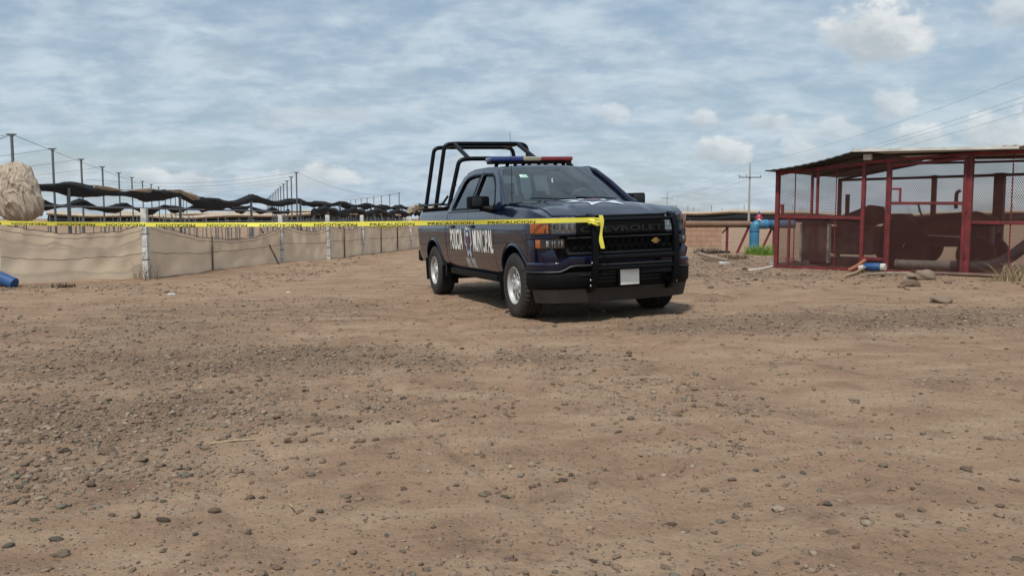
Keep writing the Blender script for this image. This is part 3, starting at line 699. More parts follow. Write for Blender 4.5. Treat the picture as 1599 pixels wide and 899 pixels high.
# greenhouse side: sheet with window openings
ZB, ZT = 1.310, 1.888
def gy(z): return .946-.258*((z-ZB)/(ZT-ZB))
OUT = [(1.42, ZB), (1.30, 1.40), (.97, 1.64), (.69, 1.812), (.49, 1.862), (.2, 1.886), (-.4, 1.893), (-.70, 1.874), (-.86, 1.818), (-.96, 1.68), (-1.055, 1.40), (-1.06, ZB)]
WIN1 = [(1.11, 1.345), (1.08, 1.395), (.84, 1.62), (.66, 1.738), (.52, 1.788), (.12, 1.812), (.10, 1.345)]
WIN2 = [(-.02, 1.345), (-.005, 1.812), (-.38, 1.818), (-.62, 1.795), (-.72, 1.735), (-.85, 1.388), (-.835, 1.345)]
def sheet(name, loops, th, m, parent, s, off=0.0):
    cu = bpy.data.curves.new('c', 'CURVE'); cu.dimensions = '2D'; cu.fill_mode = 'BOTH'; cu.extrude = th/2
    for lp in loops:
        sp = cu.splines.new('POLY'); sp.points.add(len(lp)-1); sp.use_cyclic_u = True
        for p, q in zip(sp.points, lp): p.co = (q[0], q[1], 0, 1)
    o = bpy.data.objects.new('c', cu); COL.objects.link(o); bpy.context.view_layer.update()
    me = bpy.data.meshes.new_from_object(o.evaluated_get(bpy.context.evaluated_depsgraph_get())); bpy.data.objects.remove(o); me.materials.clear()
    for v in me.vertices: x, z, e = v.co; v.co = (x, s*(gy(z)+e+off), z)
    return link(name, me, m, parent)
def grow(lp, d):
    c = np.mean(np.array(lp), 0); out = []
    n = len(lp)
    for i in range(n):
        p = np.array(lp[i]); a = p-np.array(lp[i-1]); b = np.array(lp[(i+1) % n])-p
        na = np.array([a[1], -a[0]])/np.linalg.norm(a); nb = np.array([b[1], -b[0]])/np.linalg.norm(b); k = na+nb; k = k/max(.3, np.dot(k, na))
        if np.dot(k, p-c) < 0: k = -k
        out.append(tuple(p+k*d))
    return out
for s in (-1, 1):
    fr = sheet('window_frame', [OUT, WIN1, WIN2], .05, M_PAINT, T, s)
    for lp, gm in ((WIN1, G_SIDE), (WIN2, G_TINT)):
        sheet('window_seal', [grow(lp, .018), grow(lp, -.012)], .010, M_BLK, fr, s, .024)
        sheet('window_glass', [lp], .006, gm, fr, s, -.002)
    sheet('pillar_seam', [[(.030, ZB), (.045, ZB), (.060, 1.865), (.045, 1.865)]], .006, M_DARK, fr, s, .024)
    # A pillar
    mb = MB(); mb.tube([(1.42, s*.905, 1.335), (1.29, s*.868, 1.405), (.95, s*.785, 1.640), (.67, s*.708, 1.812), (.48, s*.688, 1.866), (.15, s*.686, 1.887), (-.45, s*.686, 1.891), (-.75, s*.686, 1.871), (-.93, s*.69, 1.80)], [.044, .040, .034, .030, .026, .024, .024, .024, .02], 10)
    mb.build('windscreen_pillar', M_PAINT, T, 60)
    # mirror
    mr_ = MB().box((.98, s*1.125, 1.405), (.12, .29, .165), Matrix.Rotation(s*R(-12), 3, 'Z')).build('door_mirror', M_BLK, T, 50, .032)
    MB().box((1.035, s*1.16, 1.41), (.05, .15, .115), Matrix.Rotation(s*R(-12), 3, 'Z')).build('mirror_cap', M_TRIM, mr_, 50, .02)
    MB().tube([(1.04, s*.94, 1.31), (1.0, s*1.02, 1.325), (.98, s*1.10, 1.345)], [.055, .045, .045], 10).build('mirror_arm', M_BLK, mr_, 60)
    MB().box((1.10, s*.925, 1.345), (.16, .03, .09), Matrix.Rotation(s*R(4), 3, 'X')).build('mirror_base', M_BLK, mr_, 50, .012)
# roof
mb = MB(); n1, n2 = 20, 20
for i in range(n1+1):
    for j in range(n2+1):
        u = i/n1; y = -1+2*j/n2; x = (.64-.12*y*y)+(-.90-.02*y*y-(.64-.12*y*y))*u
        z = 1.892+.040*(1-y*y)*(1-(2*u-1)**2*.6)-.030*max(0, 1-u*6)**2-.03*max(0, u*6-5)**2-.012*max(0, abs(y)-.85)/.15
        mb.v.append((x, y*.690, z))
mb.f = [(i*(n2+1)+j, i*(n2+1)+j+1, (i+1)*(n2+1)+j+1, (i+1)*(n2+1)+j) for i in range(n1) for j in range(n2)]
rf = mb.build('roof', M_PAINT, T, 50); sd_ = rf.modifiers.new('s', 'SOLIDIFY'); sd_.thickness = .03; sd_.offset = -1
# windscreen and rear window
def pane(name, bot, top, m, parent, n=24, k=10, th=.006):
    mb = MB()
    for i in range(k+1):
        for j in range(n+1):
            y = -1+2*j/n; a, b = Vector(bot(y)), Vector(top(y)); u = i/k; p = a*(1-u)+b*u; p.x += .03*math.sin(u*math.pi); mb.v.append(tuple(p))
    mb.f = [(i*(n+1)+j, i*(n+1)+j+1, (i+1)*(n+1)+j+1, (i+1)*(n+1)+j) for i in range(k) for j in range(n)]
    o = mb.build(name, m, parent, 60); return o
ws = pane('windscreen', lambda y: (1.54-.24*y*y, .855*y, 1.400-.02*y*y), lambda y: (.64-.12*y*y, .672*y, 1.892-.022*y*y), G_WS, T)
pane('rear_window', lambda y: (-1.05, .80*y, 1.32), lambda y: (-.90, .64*y, 1.88), G_TINT, T)
MB().box((-1.045, 0, 1.255), (.05, 1.7, .13)).build('cab_back', M_PAINT, T, None, .01)
mb = MB(); k = 16
for j in range(k+1): y = -1+2*j/k; mb.v += [(1.60-.26*y*y, .86*y, 1.385-.02*y*y), (1.49-.24*y*y, .85*y, 1.398-.02*y*y)]
mb.f = [(2*j, 2*j+1, 2*j+3, 2*j+2) for j in range(k)]
mb.build('cowl_panel', M_BLK, T, 60)
for y0, y1 in ((.60, .02), (-.02, -.58)):
    MB().tube([(1.55-.24*(y0)**2, y0, 1.408), (1.52-.24*((y0+y1)/2)**2, (y0+y1)/2, 1.425), (1.50-.24*y1*y1, y1, 1.434)], .008, 6).build('wiper', M_BLK, T, 60)
# interior
MB().box((1.16, 0, 1.315), (.46, 1.62, .10)).build('dashboard', M_DASH, T, 50, .03)
for y in (-.40, .40):
    st = MB().box((.12, y, 1.30), (.14, .50, .44), Matrix.Rotation(R(-14), 3, 'Y')).build('seat_back', M_SEAT, T, 50, .05)
    MB().box((.04, y, 1.605), (.09, .26, .17), Matrix.Rotation(R(-10), 3, 'Y')).build('headrest', M_SEAT, st, 50, .04)
st = MB().box((-.76, 0, 1.28), (.14, 1.35, .40), Matrix.Rotation(R(-14), 3, 'Y')).build('rear_seat', M_SEAT, T, 50, .05)
for y in (-.45, .45): MB().box((-.83, y, 1.54), (.08, .25, .13)).build('headrest', M_SEAT, st, 50, .04)
swl = MB(); swl.tube([(.84+.075*math.sin(a), .40+.185*math.cos(a), 1.385+.17*math.sin(a)) for a in [2*math.pi*i/28 for i in range(29)]], .016, 8, False); swl.box((.84, .40, 1.385), (.05, .14, .09)); swl.box((.85, .40, 1.37), (.03, .34, .04))
swl.build('steering_wheel', M_DASH, T, 60)
MB().box((.78, .0, 1.79), (.03, .24, .065), Matrix.Rotation(R(-8), 3, 'Y')).build('rear_view_mirror', M_BLK, T, 50, .015)
MB().box((1.24, -.42, 1.385), (.16, .42, .006), Matrix.Rotation(R(-6), 3, 'Y')).build('dash_reflection', M_STICK_REFL, T)  # pale slab standing in for a white-green reflection low in the windscreen
o = MB().box((.852, -.44, 1.742), (.004, .105, .075), Matrix.Rotation(R(-57), 3, 'Y')).build('windscreen_sticker', M_STICK_REFL, T)
# light bar
lb = MB().box((-.05, 0, 1.982), (.24, 1.22, .03)).build('light_bar', M_BLK, T, 40, .008)
for y0, y1, m_ in ((-.63, -.14, M_BLUE), (-.138, .138, M_BEIGE), (.14, .63, M_RED)): MB().box((-.05, (y0+y1)/2, 2.028), (.27, y1-y0-.004, .062)).build('light_module', m_, lb, 40, .022)
for y in (-.52, -.35, -.10, .15, .42, .55): MB().bar((-.05, y, 1.90-.03*(y/.6)**2+.02), (-.05, y*.95, 1.97), .05, .03, (1, 0, 0)).build('light_bar_foot', M_BLK, lb, 40, .005)
MB().add([(.40, .50, 1.905), (.16, .525, 1.905), (.16, .475, 1.905), (.13, .50, 1.985), (.20, .50, 1.99)], [(0, 1, 4), (0, 4, 2), (1, 3, 4), (3, 2, 4), (1, 2, 3), (0, 2, 1)]).build('shark_fin_antenna', M_BLK, T, None, .004)
MB().tube([(1.44, -.83, 1.34), (1.43, -.82, 1.70), (1.39, -.81, 2.26)], [.006, .004, .0025], 6).build('whip_antenna', M_BLK, T, 60)
# roll cage
def tube(name, pts, r=.034, rad=.13): return MB().tube(round_path(pts, rad), r, 14).build(name, M_TUBE, T, 60)
def hoop(x, zt, lean=0.0, wt=.55): tube('cage_hoop', [(x, -.885, 1.40), (x+lean, -wt-.16, zt-.02), (x+lean, -wt+.0, zt), (x+lean, wt, zt), (x+lean, wt+.16, zt-.02), (x, .885, 1.40)], rad=.12)
hoop(-2.72, 2.435, .05); hoop(-2.05, 2.435, .05); hoop(-1.25, 2.13, .05)
for y in (-.55, .55):
    tube('cage_brace', [(-2.67, y, 2.435), (-2.0, y, 2.435)]); tube('cage_brace', [(-2.0, y, 2.435), (-1.20, y, 2.13)])
for s in (-1, 1):
    tube('bed_rack_rail', [(-1.25, s*.90, 1.56), (-1.45, s*.93, 1.45), (-2.95, s*.93, 1.45), (-3.10, s*.90, 1.49)], .018, .08)
    for x in (-2.72, -2.05, -1.25): MB().box((x, s*.885, 1.408), (.13, .10, .012)).build('cage_foot', M_TUBE, T, 40, .003)
    MB().box((-1.10, s*.82, 1.72), (.06, .03, .03)).build('cage_lamp', M_BLK, T, 40, .006)
tube('bed_rack_rail', [(-3.05, -.90, 1.47), (-3.05, .90, 1.47)], .018)
# --- vinyl lettering and shield on the doors
def side_text(body, xc, zc, w_, h_, s=-1, skew=0.0, m=M_WHITE):
    me = text_mesh(body, .002)
    for v in me.vertices:
        z = zc+v.co.y*h_; x = xc-s*(v.co.x*w_)*(-1 if s < 0 else 1)*(1 if s < 0 else 1) if False else xc+(v.co.x*w_)*(1 if s < 0 else -1)
        v.co = Vector((x, s*(side_y(z)+.004+(.002 if v.co.z > 0 else 0)), z))
    return link('door_lettering', me, m, T)
def side_poly(name, pts, m, xc, zc, sc, s=-1, off=.004):
    bm = bmesh.new(); vs = [bm.verts.new((a*sc[0], 0, b*sc[1])) for a, b in pts]; bm.faces.new(vs)
    bmesh.ops.triangulate(bm, faces=bm.faces); bmesh.ops.subdivide_edges(bm, edges=bm.edges, cuts=3, use_grid_fill=True)
    for v in bm.verts: z = zc+v.co.z; v.co = Vector((xc+v.co.x, s*(side_y(z)+off), z))
    me = bpy.data.meshes.new(name); bm.to_mesh(me); bm.free(); return link(name, me, m, T)
STAR = [(0, 1), (.24, .70), (.80, .80), (.62, .42), (.60, .10), (1, -.18), (.56, -.36), (.48, -.62), (.52, -1.0), (.0, -.66), (-.52, -1.0), (-.48, -.62), (-.56, -.36), (-1, -.18), (-.60, .10), (-.62, .42), (-.80, .80), (-.24, .70)]
for s in (-1, 1):
    a, b = (.74, -.50) if s < 0 else (-.50, .74)
    side_text('MUNICIPAL', a, .905, .84 if a > 0 else .66, .30, s); side_text('POLICIA', b, .915, .62 if b < 0 else .70, .30, s)
    c = .10
    side_poly('shield_emblem', STAR, M_SILVER, c, .905, (.165, .245), s, .005)
    side_poly('shield_emblem', [(p*.72, q*.72+.02) for p, q in STAR], M_NAVYD, c, .905, (.165, .245), s, .008)
    side_poly('shield_emblem', [(-.30, -.30), (.30, -.30), (.34, .30), (-.34, .30)], M_MAROON, c, .905, (.165, .245), s, .011)
    for q in (.42, .30): side_poly('shield_emblem', [(-.30, q-.04), (.30, q-.04), (.30, q+.04), (-.30, q+.04)], M_WHITE, c, .905, (.165, .245), s, .012)
    for k in range(9):
        if k == 4: continue
        x = c-.17+.0475*k; MB_ = [(-.013, -.5), (.013, -.5), (.013, .5), (-.013, .5)]
        side_poly('door_marking', MB_, M_WHITE, x, .595, (1, .13), s, .004)
def hood_poly(pts, m, off):
    bm = bmesh.new(); vs = [bm.verts.new((b, a, 0)) for a, b in pts]; bm.faces.new(vs)
    bmesh.ops.triangulate(bm, faces=bm.faces); bmesh.ops.subdivide_edges(bm, edges=bm.edges, cuts=7, use_grid_fill=True)
    for v in bm.verts: v.co.z = hood_z(v.co.x, v.co.y)+off
    me = bpy.data.meshes.new('hood_emblem'); bm.to_mesh(me); bm.free(); return link('hood_emblem', me, m, T)
hood_poly([(p*.40, 2.02-q*.40) for p, q in STAR], M_SILVER, .006)
hood_poly([(p*.24, 2.02-q*.24) for p, q in STAR], M_NAVYD, .010)
hood_poly([(-.09, 1.97), (.09, 1.97), (.09, 2.08), (-.09, 2.08)], M_MAROON, .014)

# ================================================================== barrier tape
bpy.context.view_layer.update()
M_TAPE = mat('yellow_tape', (.80, .74, .10), .45, 0, .1, 5); M_INK = mat('tape_ink', (.015, .015, .012), .6, 0, .2, 9)
knot = truck.matrix_world @ Vector((2.955, -.43, 1.150))
TA = Vector((-7.35, 10.75, 1.125)); TB = knot
tape = empty('barrier_tape', TA)
tag(tape, 'yellow barrier tape with black lettering stretched to the truck push bar', 'tape')
TW = .052; NT = 240
def tape_p(u, v):      # u 0..1 along, v -.5..0.5 across
    p = TA.lerp(TB, u); sag = -.045*4*u*(1-u)
    tw = .25*math.sin(u*9)+.12*math.sin(u*31+1); fl = .012*math.sin(u*23)+.006*math.sin(u*61)
    return Vector((p.x+math.sin(tw)*v*TW*.3, p.y+fl-math.sin(tw)*v*TW, p.z+sag+math.cos(tw)*v*TW))-TA
mb = MB()
for i in range(NT+1): mb.v += [tuple(tape_p(i/NT, v)) for v in (-.5, -.15, .15, .5)]
mb.f = [(i*4+j, (i+1)*4+j, (i+1)*4+j+1, i*4+j+1) for i in range(NT) for j in range(3)]
mb.build('tape_strip', M_TAPE, tape, 80)
L_T = (TB-TA).length; tm = text_mesh('PRECAUCION', 0.0, .010)
for k in range(12):
    u0 = (.52+.70*k)/L_T
    if u0 > .97: break
    me = tm.copy(); flip = u0 < .66
    for v in me.vertices:
        a, b = (v.co.x, v.co.y) if not flip else (-v.co.x, -v.co.y)
        p = tape_p(u0+a*.54/L_T, -.15+b*.60); v.co = p+Vector((0, -.003, 0))
    link('tape_lettering', me, M_INK, tape)
kb = MB(); kp = knot-TA
kb.tube([kp+Vector((.055*math.cos(a)-.01, .055*math.sin(a), .012*math.sin(2*a)-.002*i)) for i, a in enumerate([i*.5 for i in range(26)])], .014, 6); kb.build('tape_knot', M_TAPE, tape, 60)
mb = MB()
for i in range(15):
    t = i/14; c = kp+Vector((.055+.02*t+.01*math.sin(t*7), -.065, .05-.36*t)); wv = .020+.006*math.sin(t*9); a = .6*math.sin(t*5)
    mb.v += [tuple(c+Vector((-wv*math.cos(a), -wv*math.sin(a), 0))), tuple(c+Vector((wv*math.cos(a), wv*math.sin(a), 0)))]
mb.f = [(2*i, 2*i+1, 2*i+3, 2*i+2) for i in range(14)]
mb.build('tape_tail', M_TAPE, tape, 80)
M_WOOD = mat('grey_wood', (.22, .17, .12), .9, 0, .4, 20, .4, 60)
st = MB().tube([(TA.x-.02, TA.y+.04, gz(TA.x, TA.y)-.2), (TA.x-.02, TA.y+.04, 1.25)], [.03, .027], 8).build('wooden_stake', M_WOOD, None, 60); tag(st, 'grey wooden stake holding the far end of the yellow tape', 'stake')

# ================================================================== cloth fence
M_CLOTH = mat('tan_shade_cloth', (.80, .65, .475), .9, 0, .22, 2.2, .25, 120, col2=(.68, .54, .39)); M_POST = mat('whitewashed_concrete', (.66, .65, .61), .85, 0, .35, 9, .4, 50); M_RUST = mat('rusty_wire', (.10, .06, .04), .85, 0, .4, 20)
def translucent(m, w):
    t = m.node_tree; b = t.nodes['Principled BSDF']; o = t.nodes['Material Output']; tr = t.nodes.new('ShaderNodeBsdfTranslucent'); mx = t.nodes.new('ShaderNodeMixShader'); mx.inputs[0].default_value = w
    t.links.new(b.inputs['Base Color'].links[0].from_socket, tr.inputs[0]); t.links.new(b.outputs[0], mx.inputs[1]); t.links.new(tr.outputs[0], mx.inputs[2]); t.links.new(mx.outputs[0], o.inputs[0])
translucent(M_CLOTH, .35)
fence = empty('cloth_fence', (-7.42, 16.67, gz(-7.42, 16.67)))
tag(fence, 'low tan shade-cloth fence strung between whitewashed concrete posts', 'fence'); F0 = Vector(fence.location)
FH = [1.15, 1.16, 1.15, 1.06, 1.06, 1.05, 1.05, 1.05]
for k, ((x, y), h) in enumerate(zip(FENCE, FH)):
    if k in (0, 1): continue
    z = gz(x, y); mb = MB(); lean = random.uniform(-.03, .03); wv = .11
    for i in range(6):
        a = z-.15+(h+.15)*i/5; b = z-.15+(h+.15)*(i+1)/5-.006; o_ = random.uniform(-.006, .006)
        mb.bar((x-F0.x+lean*i/5+o_, y-F0.y-.05, a-F0.z), (x-F0.x+lean*(i+1)/5+o_, y-F0.y-.05, b-F0.z), wv, wv, (0, 1, 0))
    mb.build('fence_post', M_POST, fence, 40, .008)
    for i in (2, 4): zz = z-.15+(h+.15)*i/5; MB().box((x-F0.x+lean*i/5, y-F0.y-.05, zz-F0.z), (wv+.012, wv+.012, .012)).build('wire_tie', M_RUST, fence)
FSAG = [.10, .22, .38, .20, .20, .14, .10]
def fence_top(k, t): return FH[k]*(1-t)+FH[k+1]*t-.03-FSAG[k]*4*t*(1-t)*(.75+.5*t)
for k in range(len(FENCE)-1):
    (x0, y0), (x1, y1) = FENCE[k], FENCE[k+1]; n = int(28*math.hypot(x1-x0, y1-y0)/3)+8; m_ = 14; mb = MB()
    nxn, nyn = (y1-y0), -(x1-x0); ll_ = math.hypot(nxn, nyn); nxn /= ll_; nyn /= ll_
    for i in range(n+1):
        t = i/n; x, y = x0+(x1-x0)*t, y0+(y1-y0)*t; gzv = gz(x, y); top = gzv+fence_top(k, t)
        for j in range(m_+1):
            v = j/m_; d = .024*math.sin(v*math.pi)*math.sin(t*11+k*3+v*1.2)+.018*math.sin(t*31+v*1.8+k)*v+.05*(float(fbm(np.array(t*9+k*7), np.array(v*3.0), 3))-.5)+.008*math.sin((t*2.2-v*.7)*14)*math.sin(v*math.pi)+.013*math.sin(t*61+2*math.sin(v*3+k))*v**2
            z = gzv-.04+(top-gzv+.04)*v
            mb.v.append((x+nxn*d-F0.x, y+nyn*d-F0.y+.01, z-F0.z))
    w = m_+1; mb.f = [(i*w+j, (i+1)*w+j, (i+1)*w+j+1, i*w+j+1) for i in range(n) for j in range(m_)]
    mb.build('fence_cloth', M_CLOTH, fence, 80)
    for q, rr in ((1.0, .008), (.90, .005), (.45, .006)):      # wires along the cloth
        P = []
        for i in range(25):
            t = i/24; x, y = x0+(x1-x0)*t, y0+(y1-y0)*t; g_ = gz(x, y); h_ = fence_top(k, t) if q == 1.0 else (fence_top(k, t)*q if q > .6 else .52-.10*4*t*(1-t)*(1 if k < 3 else .3))
            P.append((x-F0.x+nxn*.09, y-F0.y+nyn*.09, g_+h_+.008*math.sin(t*60)-F0.z))
        MB().tube(P, rr, 5).build('fence_wire', M_RUST, fence, 60)
for k, t in ((2, .42), (2, .9), (4, .45), (5, .35), (5, .7)):
    (x0, y0), (x1, y1) = FENCE[k], FENCE[k+1]; x, y = x0+(x1-x0)*t, y0+(y1-y0)*t; g_ = gz(x, y)
    MB().tube([(x-F0.x+(.25 if t == .9 else 0), y-F0.y-.10, g_-.1-F0.z), (x-F0.x-(.25 if t == .9 else 0), y-F0.y-.10, g_+fence_top(k, t)+.06-F0.z)], .022, 7).build('fence_batten', M_RUST if t > .5 else M_WOOD, fence, 60)
X0, Y0 = -4.45, 29.8
MB().tube([(-5.0-F0.x, 27.0-F0.y, .95-F0.z), (-4.4-F0.x, 30-F0.y, .86-F0.z), (-3.9-F0.x, 32.8-F0.y, .93-F0.z)], .035, 5)
t2 = MB().add([(-5.0, 26.9, .92), (-4.45, 29.7, .80), (-4.0, 32.4, .90), (-4.0, 32.4, .98), (-4.45, 29.7, .88), (-5.0, 26.9, .99)], [(0, 1, 4, 5), (1, 2, 3, 4)]).build('barrier_tape', M_TAPE); tag(t2, 'short slack yellow tape tied along the cloth fence behind the truck', 'tape')
M_BLUEP = mat('blue_pvc', (.045, .20, .34), .45, 0, .3, 4, .1, 30); M_BLUED = mat('blue_tarp', (.02, .09, .26), .6, 0, .3, 6, .3, 20)
bx, by, _ = unproject(10, 449)
tag(MB().tube([(bx-1.0, by+.2, gz(bx, by)+.55), (bx-.3, by+.05, gz(bx, by)+.24), (bx+.15, by, gz(bx, by)+.06)], [.11, .11, .11], 12).build('blue_hose', M_BLUED, None, 60), 'thick blue hose end lying against the tan cloth fence', 'hose')

# ---- tufts
def blades(name, n, h, spread, width, m, loc, lean=.5, seed=1, parent=None, sub=3):
    g = random.Random(seed); mb = MB()
    for k in range(n):
        a = g.random()*6.28; rr = spread*math.sqrt(g.random()); x, y = rr*math.cos(a), rr*math.sin(a)*.7; hh_ = h*(.45+.6*g.random()); ln = lean*hh_*(.2+g.random()); b = g.random()*6.28
        w_ = width*(.6+.8*g.random()); px, py = math.cos(b+1.57)*w_/2, math.sin(b+1.57)*w_/2; k0 = len(mb.v)
        for i in range(sub+1):
            t = i/sub; c = (x+math.cos(b)*ln*t*t, y+math.sin(b)*ln*t*t, hh_*t*(1-.15*t)); q = 1-t*.85
            mb.v += [(c[0]-px*q, c[1]-py*q, c[2]), (c[0]+px*q, c[1]+py*q, c[2])]
        mb.f += [(k0+2*i, k0+2*i+1, k0+2*i+3, k0+2*i+2) for i in range(sub)]
    o = mb.build(name, m, parent); o.location = loc; return o
M_GRASS = mat('green_weed', (.22, .36, .05), .7, 0, .45, 9); translucent(M_GRASS, .3); M_DRYG = mat('dry_weed', (.17, .115, .07), .9, 0, .4, 9); M_DKB = mat('dark_brush', (.055, .035, .025), .9, 0, .4, 9)
def tuft(x, y, n, h, sp, w_, m, lab, cat, seed, lean=.5):
    X, Y, Z = unproject(x, y); return tag(blades('weed_tuft', n, h, sp, w_, m, (X, Y, Z-.01), lean, seed), lab, cat)
tuft(1188, 398, 420, .40, .48, .022, M_GRASS, 'bright green weeds growing round the foot of the blue pipe', 'weeds', 3)
tuft(1105, 396, 260, .28, .45, .014, M_DKB, 'dark dead brush in front of the block wall', 'brush', 4, 1.2)
tuft(1142, 406, 220, .20, .45, .014, M_DRYG, 'brown dry brush beside the pile below the pipes', 'brush', 5, 1.3)
tuft(228, 438, 60, .5, .28, .008, M_DRYG, 'dry twiggy weed at the foot of the corner fence post', 'weed', 6, .7)
tuft(38, 443, 50, .45, .30, .010, M_DRYG, 'sparse dry weed beside the blue hose end', 'weed', 7, .6)
tuft(100, 449, 70, .12, .22, .02, M_DKB, 'low dark green weed mat at the base of the cloth fence', 'weed', 8, 1.0)
tuft(1583, 438, 170, .42, .35, .012, STRAW, 'bleached dry roots heaped beside the dark hose', 'roots', 9, 1.6)
tuft(1115, 470, 40, .06, .25, .012, M_DRYG, 'flattened dry straw on the ground beside the truck', 'straw', 10, 2.0)

# ================================================================== shade house left
M_GALV = mat('galvanised_pipe', (.17, .19, .20), .5, .5, .25, 6); M_BNET = mat('black_shade_net', (.014, .014, .016), .85, 0, .4, 5, .4, 60); M_TNET = mat('tan_net', (.40, .31, .23), .9, 0, .3, 4, .5, 30); M_TNET2 = mat('pale_tan_net', (.46, .38, .29), .9, 0, .3, 3, .5, 25); M_CABLE = mat('steel_cable', (.12, .12, .13), .6, .4, .2, 9)
pole0 = empty('tall_pole'); MB().tube([(0, 0, -.3), (0, 0, 4.42)], .052, 10).build('pole', M_GALV, pole0, 60); mb = MB().box((0, 0, 4.44), (.34, .10, .04)).bar((-.12, 0, 4.42), (0, 0, 4.30), .02, .02).bar((.12, 0, 4.42), (0, 0, 4.30), .02, .02); mb.build('pole_cap', M_GALV, pole0)
ROWS = [(-19.0, 31.5, 15, 'tall galvanised pole in the row behind the bundled tan net'), (-15.4, 59.0, 13, 'tall galvanised pole in the row rising above the sagging black roll'), (-13.8, 100.8, 12, 'tall galvanised pole in the farthest row by the truck cage'), (-33.5, 22.0, 9, 'tall galvanised pole in the row deep behind the bundle')]
first = True; tops = []
for (x, y, n, lab) in ROWS:
    tp = []
    for k in range(n):
        X, Y = x-.324*6.6*k, y+6.6*k; o = pole0 if first else copy_tree(pole0); first = False
        o.location = (X, Y, float(ground_base([X], [Y])[0])); tag(o, lab, 'pole', 'tall shade house poles, row '+lab.split(' row ', 1)[1]); tp.append(Vector((X, Y, o.location.z+4.44)))
    tops.append(tp)
def cable(a, b, sag, lab, grp, r=.008, n=14):
    P = [Vector(a).lerp(Vector(b), i/n)-Vector((0, 0, sag*4*(i/n)*(1-i/n))) for i in range(n+1)]
    tag(MB().tube(P, r, 4).build('cable', M_CABLE, None, 60), lab, 'cable', grp)
for tp in tops[:3]:
    cable(tp[0], tp[-1], .3, 'thin steel cable along the tops of a row of tall poles', 'cables along pole rows', .010, 30)
    for q in (0, 1, 2, 3): cable(tp[q], tp[q]+Vector((-14, -2, -.6)), .5, 'thin cable stretched sideways from a tall pole top', 'cables across pole rows', .008)
cable(tops[1][0], tops[2][0], .8, 'long cable running between the two farther pole rows', None, .009, 20)
cable(tops[0][0], (-23, 24, .2), 0, 'guy cable running down from the nearest tall pole', None, .012)
# edge posts carrying the roll
def edge(y): return -19+.131*(y-31.5)-.25
EY = [24, 34.8, 43.6, 52, 60, 68.5, 77, 88, 99, 112]
ep = MB().tube([(0, 0, -.2), (0, 0, 2.50)], .075, 10).build('edge_post', M_GALV, None, 60)
for k, y in enumerate(EY):
    o = ep if k == 0 else ep.copy()
    if k: COL.objects.link(o)
    o.location = (edge(y)+.1, y, float(ground_base([edge(y)], [y])[0])); tag(o, 'short grey pipe post propping the rolled black net', 'post', 'posts under the rolled net')
SAGS = [.08, .12, .46, .20, .18, .15, .14, .12, .12]
def drape(name, m, ys, zf, rf_, off, seed, n=20, lx=None, smooth=70):
    g = np.random.default_rng(seed); mb = MB(); ph = g.random(8)*6
    for i, y in enumerate(ys):
        x = (lx or edge)(y)+off; zc = zf(y); r = rf_(y)
        for j in range(n):
            a = 2*math.pi*j/n; rr = r*(1+.14*math.sin(3*a+y*.9+ph[0])+.16*math.sin(2*a-y*1.7+ph[2])*math.sin(y*.8+ph[1])+.10*math.sin(5*a+y*3.1+ph[3])+.07*math.sin(7*a+y*5.3+2*math.sin(y*.7))+.05*math.sin(9*a-y*8.1))
            mb.v.append((x+rr*math.cos(a)*.8, y, zc+rr*math.sin(a)*(1.0 if math.sin(a) > 0 else 1.0+.55*(.5+.5*math.sin(y*1.25+ph[4])))))
    N = len(ys)
    mb.f = [(i*n+j, i*n+(j+1) % n, (i+1)*n+(j+1) % n, (i+1)*n+j) for i in range(N-1) for j in range(n)]+[tuple(range(n)), tuple((N-1)*n+j for j in range(n))]
    return mb.build(name, m, None, smooth)
def roll_z(y):
    k = int(np.clip(np.searchsorted(EY, y)-1, 0, len(EY)-2)); t = (y-EY[k])/(EY[k+1]-EY[k]); return 2.48-SAGS[k]*4*t*(1-t)-.0016*(y-31)+.03*math.sin(y*1.1)
roll_r = lambda y: .175+.05*math.sin(y*1.1)+.07*math.exp(-((y-47.5)/3.0)**2)
tag(drape('rolled_net', M_BNET, np.linspace(22, 112, 380), roll_z, roll_r, 0, 3), 'long roll of black shade net sagging between the short pipe posts', 'shade net')
tag(drape('net_flap', M_TNET, np.linspace(36.5, 45.5, 110), lambda y: roll_z(y)+.17, lambda y: .055+.035*math.sin(y*1.9)+.13*math.exp(-((y-45.0)/.8)**2), .10, 5), 'tan net lying along the top of the black roll', 'shade net')
tag(drape('net_flap', M_BNET, np.linspace(26, 66, 220), lambda y: 1.98-.28*abs(math.sin(y*.85))-.1*math.sin(y*.31), lambda y: .13+.06*math.sin(y*2.2), 0, 8, lx=lambda y: edge(y)-3.2), 'ragged black net hanging in scallops behind the main roll', 'shade net')
tag(drape('net_flap', M_BNET, np.linspace(62, 100, 160), lambda y: 1.75+.15*math.sin(y*.9), lambda y: .16+.14*math.sin(y*1.3)**2, .3, 9), 'torn black net heaped low by the farther edge posts', 'shade net')
tag(drape('net_flap', M_TNET2, np.linspace(88, 125, 160), lambda y: 2.30+.2*math.sin(y*.7), lambda y: .22+.14*math.sin(y*1.7)**2, .9, 10), 'pale bunched net at the far end of the roll by the truck', 'shade net')
